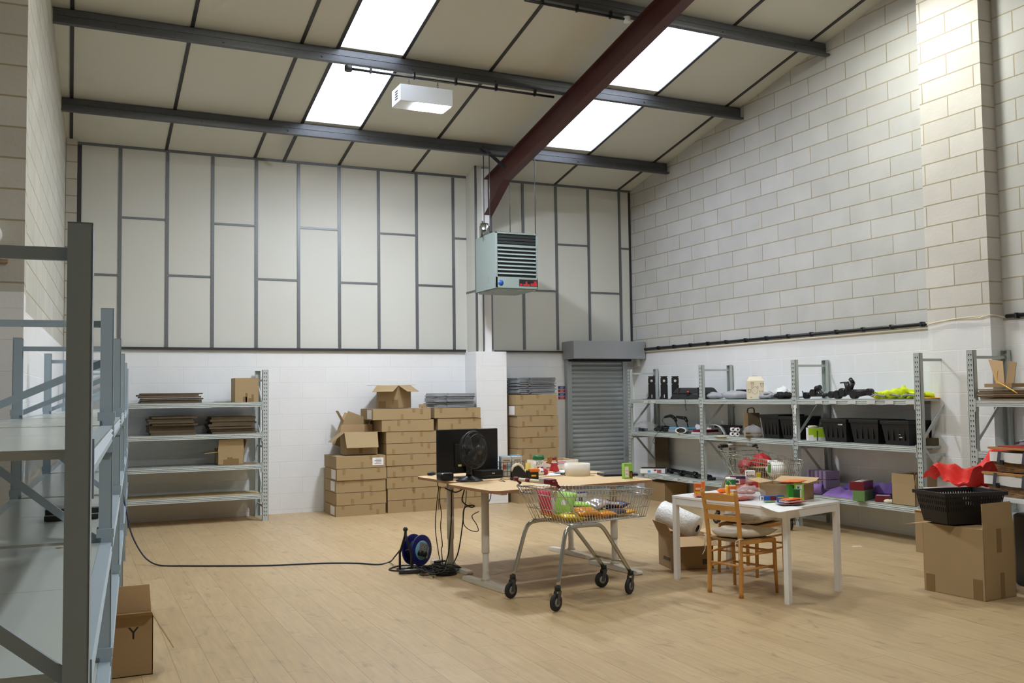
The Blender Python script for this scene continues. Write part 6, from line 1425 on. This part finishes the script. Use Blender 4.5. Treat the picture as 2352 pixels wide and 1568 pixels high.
t = pack_box('maroon_box', 'maroon box with white strips on top of the muted green box', 'coloured boxes on the bottom shelf', MR(8.13, at(1971, 1151, x=8.1).y, S3+.117, -YAW-.65), (.02, .0, 0), 0, .16, .34, .095, 'maroon', panels=[('top', .3, .1, .5, .9, 'paper'), ('top', .6, .1, .72, .9, 'paper')])
t = pack_box('maroon_box', 'small maroon box with white strips lying beside the stacked pair', 'coloured boxes on the bottom shelf', MR(8.14, at(2020, 1151, x=8.12).y, S3, -YAW-.5), (.02, .04, 0), 0, .15, .13, .07, 'maroon', panels=[('top', .05, .2, .95, .4, 'paper'), ('top', .05, .6, .95, .8, 'paper')])
b = MB(); b.blob((0, 0, 0), (.13, .12, .045), 77, .15, 14, 8); tag(b.build('cream_cloth', 'cream', loc=(8.14, at(2040, 1155, x=8.12).y, S3)), 'small crumpled cream cloth beside the tall carton', 'cloth')
p = at(2078, 1166, x=8.10); a = at(2051, 1160, x=8.10); L_ = .34; hh = at(2060, 1110, x=8.1).z-S3
open_box('tall_carton', 'tall open carton with its flaps up on the bottom shelf before the last post', None, (8.27, at(2076, 1160, x=8.1).y+.0, S3), -PI/2, .32, .34, hh, [('-y', 3, .11), ('+x', 4, .11), ('+y', 2, .1), ('-x', -3, .1)], tape=None)
# floor carton at the rack end
a, b_ = at(2118, 1262, z=0), at(2143, 1269, z=0); small('floor_carton', 'brown carton on the floor between the last aisle post and the white side table', 'box', (8.02, 7.15, 0), -PI/2-.05, [('carton_body', (-.1, -.22, 0), (.22, .16, .42), 'card2'), ('carton_flap', (-.1, -.24, .42), (.22, -.1, .424), 'card_in')])
b = MB(); b.grid(lambda u, v: Vector((8.0+.2*u, 7.02+.2*v, .428+.03*math.sin(3*u+2*v))), 6, 6, 0, .002); tag(b.build('blue_polythene', 'lightblue'), 'pale blue polythene lying on the carton by the rack end', 'wrapping')
p = at(1968, 1254, z=0); b = MB(); b.box((-.05, -.02, 0), (.05, .02, .002)); tag(b.build('paper_scrap', 'paper', loc=p, rot=-.3), 'small scrap of white paper lying alone on the open floor', 'paper')

# second rack: flattened cartons with raised flaps
rn = random.Random(19); S4 = 1.526
folded_pile('flattened_box_pile', 'pile of flattened brown cartons on the racking beyond the pillar', None, (8.30, at(2312, 915, x=8.1).y-.02, S4), -PI/2, .62, .44, 7, .016, 'card_dark', rn, ends=False, child='flattened_box', m2='card2')
y_ = at(2300, 900, x=8.2).y
t = thing('raised_flap_carton', 'half-flattened carton with two flaps sticking up on the pile beyond the pillar', 'box', (8.2, y_-.05, S4+.125), -PI/2)
MB().box((-.14, -.12, 0), (.16, .12, .035)).build('folded_body', 'card2', t); b = MB(); b.slab((-.02, -.1, .035), (.07, -.1, .035), (.03, -.06, .25), (-.13, -.06, .27), .005); b.build('flap', 'card_in', t); b = MB(); b.slab((.08, -.1, .035), (.17, -.1, .035), (.17, -.05, .23), (.09, -.05, .25), .005); b.build('flap', 'card2', t)
b = MB(); b.tube(curve_pts([(.03, -.14, .16), (.035, -.16, .06), (.12, -.18, .02), (.28, -.2, -.06)], 6), .005, 6); b.build('strap_band', 'gold', t)

# ================================================================== WHITE SIDE TABLE AT THE RIGHT, HAMPERS
t = thing('side_table', 'white table at the right carrying wicker hampers', 'table', (7.075, 6.47, 0), math.radians(-98)); W_, L_ = .70, 1.75; TZ2 = .748
MB().box((0, 0, TZ2-.035), (L_, W_, TZ2)).build('tabletop', 'table_white', t, bevel=.003)
for x in (.035, L_-.06):
    for y in (.15, W_-.06): MB().tube([(x, y, .0), (x, y, TZ2-.035)], [.018, .024], 14).build('leg', 'table_white', t)
RT = Matrix.Translation((7.075, 6.47, 0)) @ Matrix.Rotation(math.radians(-98), 4, 'Z')
def hamper(label, x, y, z, L, W, H, lid=True, hm=True):
    t = thing('wicker_hamper', label, 'hamper', RT @ Vector((x, y, z)), math.radians(-98), 'wicker hampers on the side table')
    k = MB(); i_ = .03; x_, y_ = L/2, W/2; hb = H*.62
    k.add([(-x_+i_, -y_+i_, 0), (x_-i_, -y_+i_, 0), (x_-i_, y_-i_, 0), (-x_+i_, y_-i_, 0), (-x_, -y_, hb), (x_, -y_, hb), (x_, y_, hb), (-x_, y_, hb)], [(3,2,1,0),(0,1,5,4),(1,2,6,5),(2,3,7,6),(3,0,4,7)]); k.build('wicker_body', 'wicker', t)
    def lin_(u, v):
        a = 2*PI*u; c2, s2 = math.cos(a), math.sin(a); q = 1/max(abs(c2), abs(s2)); w = .012+.006*math.sin(23*u*2)+.004*math.sin(51*u)
        return Vector(((x_+w)*max(-1, min(1, c2*q)), (y_+w)*max(-1, min(1, s2*q)), H*(.5+.02*math.sin(31*u))*(1-v)+H*.985*v))
    k = MB(); k.grid(lin_, 64, 3); k.box((-x_, -y_, H*.6), (x_, y_, H*.97)); k.build('cotton_lining', 'lining', t)
    if lid:
        k = MB(); k.box((-x_-.012, -y_-.012, H*.985), (x_+.012, y_+.012, H*1.03)); k.build('wicker_lid', 'wicker', t, bevel=.008)
        k = MB(); k.tube([(-x_-.016, -y_-.016, H*1.01), (x_+.016, -y_-.016, H*1.01), (x_+.016, y_+.016, H*1.01), (-x_-.016, y_+.016, H*1.01)], .011, 8, 0, True); k.build('cane_rim', 'cane', t)
    for xx in (-L*.28, L*.22):
        k = MB(); k.slab((xx-.016, -y_-.028, H*1.04), (xx+.016, -y_-.028, H*1.04), (xx+.006, -y_-.035, H*.48), (xx-.026, -y_-.035, H*.48), .004); k.build('leather_strap', 'leather', t)
        k = MB(); k.box((xx+.005, -y_-.03, H*.38), (xx+.035, -y_-.018, H*.6)); k.build('strap_buckle', 'black', t)
    return t
h1, h2 = .185, .165
hamper('lower lined wicker hamper on the white side table', 1.03, .24, TZ2+.002, .60, .42, h1)
hamper('upper lined wicker hamper stacked on the lower one', 1.02, .26, TZ2+.004+h1*1.06, .52, .38, h2, lid=False)
zt_ = TZ2+.006+h1*1.06+h2
t = thing('hamper_lid', 'red-covered wicker lid tilted open on the top hamper', 'lid', RT @ Vector((1.02, .27, zt_)), math.radians(-98)); k = MB(); k.box((-.28, -.2, .022), (.28, .2, .035)); k.build('wicker_panel', 'wicker', t); k = MB(); k.tube([(-.285, -.205, .028), (.285, -.205, .028), (.285, .205, .028), (-.285, .205, .028)], .010, 8, 0, True); k.build('cane_rim', 'cane', t); MB().box((-.2, -.19, .035), (.27, .19, .045)).build('red_lining', 'red', t)
b = MB(); b.blob((0, 0, 0), (.42, .3, .025), 81, .2, 20, 6); b.build('straw_filling', 'cane', t, loc=(0, 0, -.004))
t = thing('dark_tray_set', 'dark plastic trays tilted on top of the hamper lid', 'tray', RT @ Vector((1.02, .30, zt_+.047)), math.radians(-98)); MB().box((-.1, -.1, 0), (.2, .1, .05)).build('grey_tray', 'grey_plastic', t, bevel=.01); k = MB(); k.slab((-.15, -.1, .012), (.24, -.1, .095), (.24, .1, .095), (-.15, .1, .012), .012); k.build('dark_tray', 'charcoal', t)
# red tissue paper
def tissue(u, v):
    x = -.03+.74*u; y = .02+.50*v; h = .02+.035*math.sin(7*u+2*v)+.022*math.sin(13*u-5*v)+.05
    pk = .012*math.sin(31*u+17*v)+.008*math.sin(47*u-29*v)+.30*math.exp(-((u-.92)/.16)**2)*(.25+.75*math.exp(-((v-.45)/.5)**2)); pk2 = .10*math.exp(-((u-.2)/.14)**2)
    e = max(0, h)*.8+pk+pk2
    return RT @ Vector((x, y, TZ2+.016+e))
b = MB(); b.grid(tissue, 40, 28, 0, 0, smooth=False); o = tag(b.build('tissue_paper', 'red_tissue'), 'crumpled sheet of bright red tissue paper on the side table end', 'tissue paper')
# under the table
small('black_bin_bag', 'black box under the side table behind the big carton', 'box', RT @ Vector((.95, .38, 0)), math.radians(-98), [('bag_body', (-.16, -.16, 0), (.16, .16, .60), 'black_gloss')], bevel=.03)
small('grey_tub', 'grey plastic tub with a black lid on the floor at the right edge', 'tub', RT @ Vector((1.41, .30, 0)), math.radians(-98), [('tub_body', (-.2, -.16, 0), (.2, .16, .4), 'grey_plastic'), ('tub_lid', (-.22, -.18, .4), (.22, .18, .44), 'black')], bevel=.012)

# big carton with the black basket
a, b_, c_ = at(2152, 1351, z=0), at(2264, 1382, z=0), at(2335, 1369, z=0)
ex = (c_-b_); ey = (a-b_); W_, L_ = ex.length, ey.length; rz = math.atan2(ex.y, ex.x); cen = b_+ex/2+Vector((-math.sin(rz), math.cos(rz), 0))*(L_/2)
bh = .545
t = open_box('big_carton', 'large open brown carton on the floor at the right with one flap standing up', None, (cen.x, cen.y, 0), rz, W_, L_, bh, [('-y', -4, .2), ('+y', 100, .18), ('-x', -88, .19), ('+x', -86, .17)], tape=[((-.03, -L_/2-.002, .36), (.03, -L_/2, .545)), ((-.0, -L_/2-.002, 0), (.05, -L_/2, .2)), ((-W_/2-.002, -L_/2+.02, .0), (-W_/2, -L_/2+.1, .16)), ((-W_/2-.002, L_/2-.1, .0), (-W_/2, L_/2-.02, .14))])
kk = RT
t = thing('shopping_basket', 'black slotted plastic basket standing on the big carton', 'basket', (cen.x-.01, cen.y+.055, bh+.022), math.radians(-12)); hh = .245; A_, B_ = .27, .19; a2, b2 = .225, .15
def slotted(P0, P1, Q0, Q1, nx, rows):
    """a basket wall with rows of slots between bottom edge P and top edge Q"""
    k = MB(); P0, P1, Q0, Q1 = map(Vector, (P0, P1, Q0, Q1)); th = (P1-P0).cross(Q0-P0).normalized()*.004
    S_ = lambda u, v: (P0.lerp(P1, u)).lerp(Q0.lerp(Q1, u), v)
    us = [0]
    for i in range(nx): us += [(i+.36)/nx, (i+.64)/nx]
    us.append(1); vs2 = [0]
    for r0, r1 in rows: vs2 += [r0, r1]
    vs2.append(1)
    for i in range(len(us)-1):
        for j in range(len(vs2)-1):
            if i % 2 == 1 and j % 2 == 1: continue
            q = [S_(us[i], vs2[j]), S_(us[i+1], vs2[j]), S_(us[i+1], vs2[j+1]), S_(us[i], vs2[j+1])]
            k.slab(*q, .004)
    return k
rows = [(.40, .55), (.62, .74), (.81, .89)]
bm_ = MB()
for P0, P1, Q0, Q1, nx in (((-a2, -b2, 0), (a2, -b2, 0), (-A_, -B_, hh), (A_, -B_, hh), 22), ((a2, b2, 0), (-a2, b2, 0), (A_, B_, hh), (-A_, B_, hh), 22), ((a2, -b2, 0), (a2, b2, 0), (A_, -B_, hh), (A_, B_, hh), 14), ((-a2, b2, 0), (-a2, -b2, 0), (-A_, B_, hh), (-A_, -B_, hh), 14)):
    k = slotted(P0, P1, Q0, Q1, nx, rows); bm_.add(k.v, k.f)
bm_.box((-a2, -b2, 0), (a2, b2, .004)); bm_.build('basket_body', 'black', t)
k = MB()
for lo, hi in (((-A_-.018, -B_-.018, hh-.022), (A_+.018, -B_, hh+.006)), ((-A_-.018, B_, hh-.022), (A_+.018, B_+.018, hh+.006)), ((-A_-.018, -B_, hh-.022), (-A_, B_, hh+.006)), ((A_, -B_, hh-.022), (A_+.018, B_, hh+.006))): k.box(lo, hi)
k.build('basket_rim', 'black', t)

# ================================================================== FOREGROUND AT THE LEFT
c0 = at(357, 1536, z=0); a, b_ = at(287, 1551, z=0), at(349, 1548, z=0)
hh = at(340, 1414, y=b_.y).z
W_ = .36; rz = math.atan2((b_-a).y, (b_-a).x)
t = open_box('aisle_carton', 'open brown carton on the floor beside the left racking, lettered in black', None, (b_.x-W_/2+.005, b_.y+.085, 0), 0, W_, .165, hh, [('-y', 62, .07), ('+y', -4, .16), ('+x', 150, .24), ('-x', 20, .1)], m='card2')
letters('Y', .10, t, (.07, -.0837, hh*.72), (PI/2, 0, 0), 'ink')
# black cassettes on the second shelf of the left rack
LRM = Matrix.Translation((.042, 2.27, 0)) @ Matrix.Rotation(LRA, 4, 'Z')
zs = 1.06; p = at(160, 1195, z=zs)
for i in range(2):
    t = thing('black_case', ['lower flat black case on the second shelf of the left racking', 'upper flat black case with a clear lid on the second shelf of the left racking'][i], 'case', (p.x+.01+.004*i, p.y+.07, zs+.001+.031*i), -.04, 'flat black cases on the left racking'); MB().box((-.12, -.07, 0), (.12, .07, .024)).build('case_body', 'black', t, bevel=.002); MB().box((-.118, -.068, .024), (.118, .068, .029)).build('case_lid', 'grey_plastic', t)
p = at(362, 1275, z=zs); p = at(137, 1258, z=zs); b = MB(); b.blob((0, 0, 0), (.03, .018, .004), 3, .2, 12, 6); tag(b.build('card_scrap', 'card', loc=(p.x, p.y, zs)), 'tiny torn scrap of card on the second shelf of the left racking', 'scrap')

# paper labels stuck along the racking
rr_ = [q for q in bpy.context.scene.objects if q.get('label', '').startswith('long pale grey slotted')][0]
def label_on(px_, z0, z1, w_, m='dial'):
    y = at(px_, 925, x=8.05).y; xl = 13.14-y
    MB().box((xl-w_, -.0075, z0), (xl+w_, -.0055, z1)).build('shelf_label', m, rr_)
for px_ in (1483, 1500, 1880, 1912, 1956, 2000, 2042, 2090): label_on(px_, 1.485, 1.525, .06)
for px_ in (1480, 1515, 1548, 1582): label_on(px_, .35, .385, .05)
for z0, z1 in ((1.36, 1.47), (1.12, 1.22)): MB().box((13.14-9.30+.005, -.002, z0), (13.14-9.30+.03, -.0009, z1)).build('shelf_label', 'paper', rr_)
cable('dangling_lead', 'thin black lead hanging down in front of the middle shelf from the tool case', [Vector((8.12, at(1573, 914, x=8.045).y, S1+.006)), Vector((8.05, at(1573, 914, x=8.045).y, S1+.006)), at(1574, 922, x=8.04), at(1574, 934, x=8.04), at(1577, 943, x=8.04)], .004)
cable('dangling_lead', 'thin black lead looping below the middle shelf edge near the shutter', [Vector((8.12, at(1512, 988, x=8.045).y, S2+.006)), Vector((8.048, at(1512, 988, x=8.045).y, S2+.006)), at(1503, 1004, x=8.04), at(1500, 1015, x=8.045), at(1508, 1021, x=8.05), at(1512, 1019, x=8.07)], .0035)
EXPO = 0.0
# ================================================================== OUTPUT LOOK
SC.view_settings.view_transform = 'Standard'; SC.view_settings.look = 'None'
SC.view_settings.exposure = EXPO; SC.view_settings.gamma = 1.0; SC.view_settings.use_curve_mapping = False
SC.cycles.use_denoising = True
SC.cycles.max_bounces = 8; SC.cycles.diffuse_bounces = 5; SC.cycles.glossy_bounces = 4; SC.cycles.transparent_max_bounces = 12
SC.cycles.sample_clamp_indirect = 6.0
SC.cycles.caustics_reflective = False; SC.cycles.caustics_refractive = False
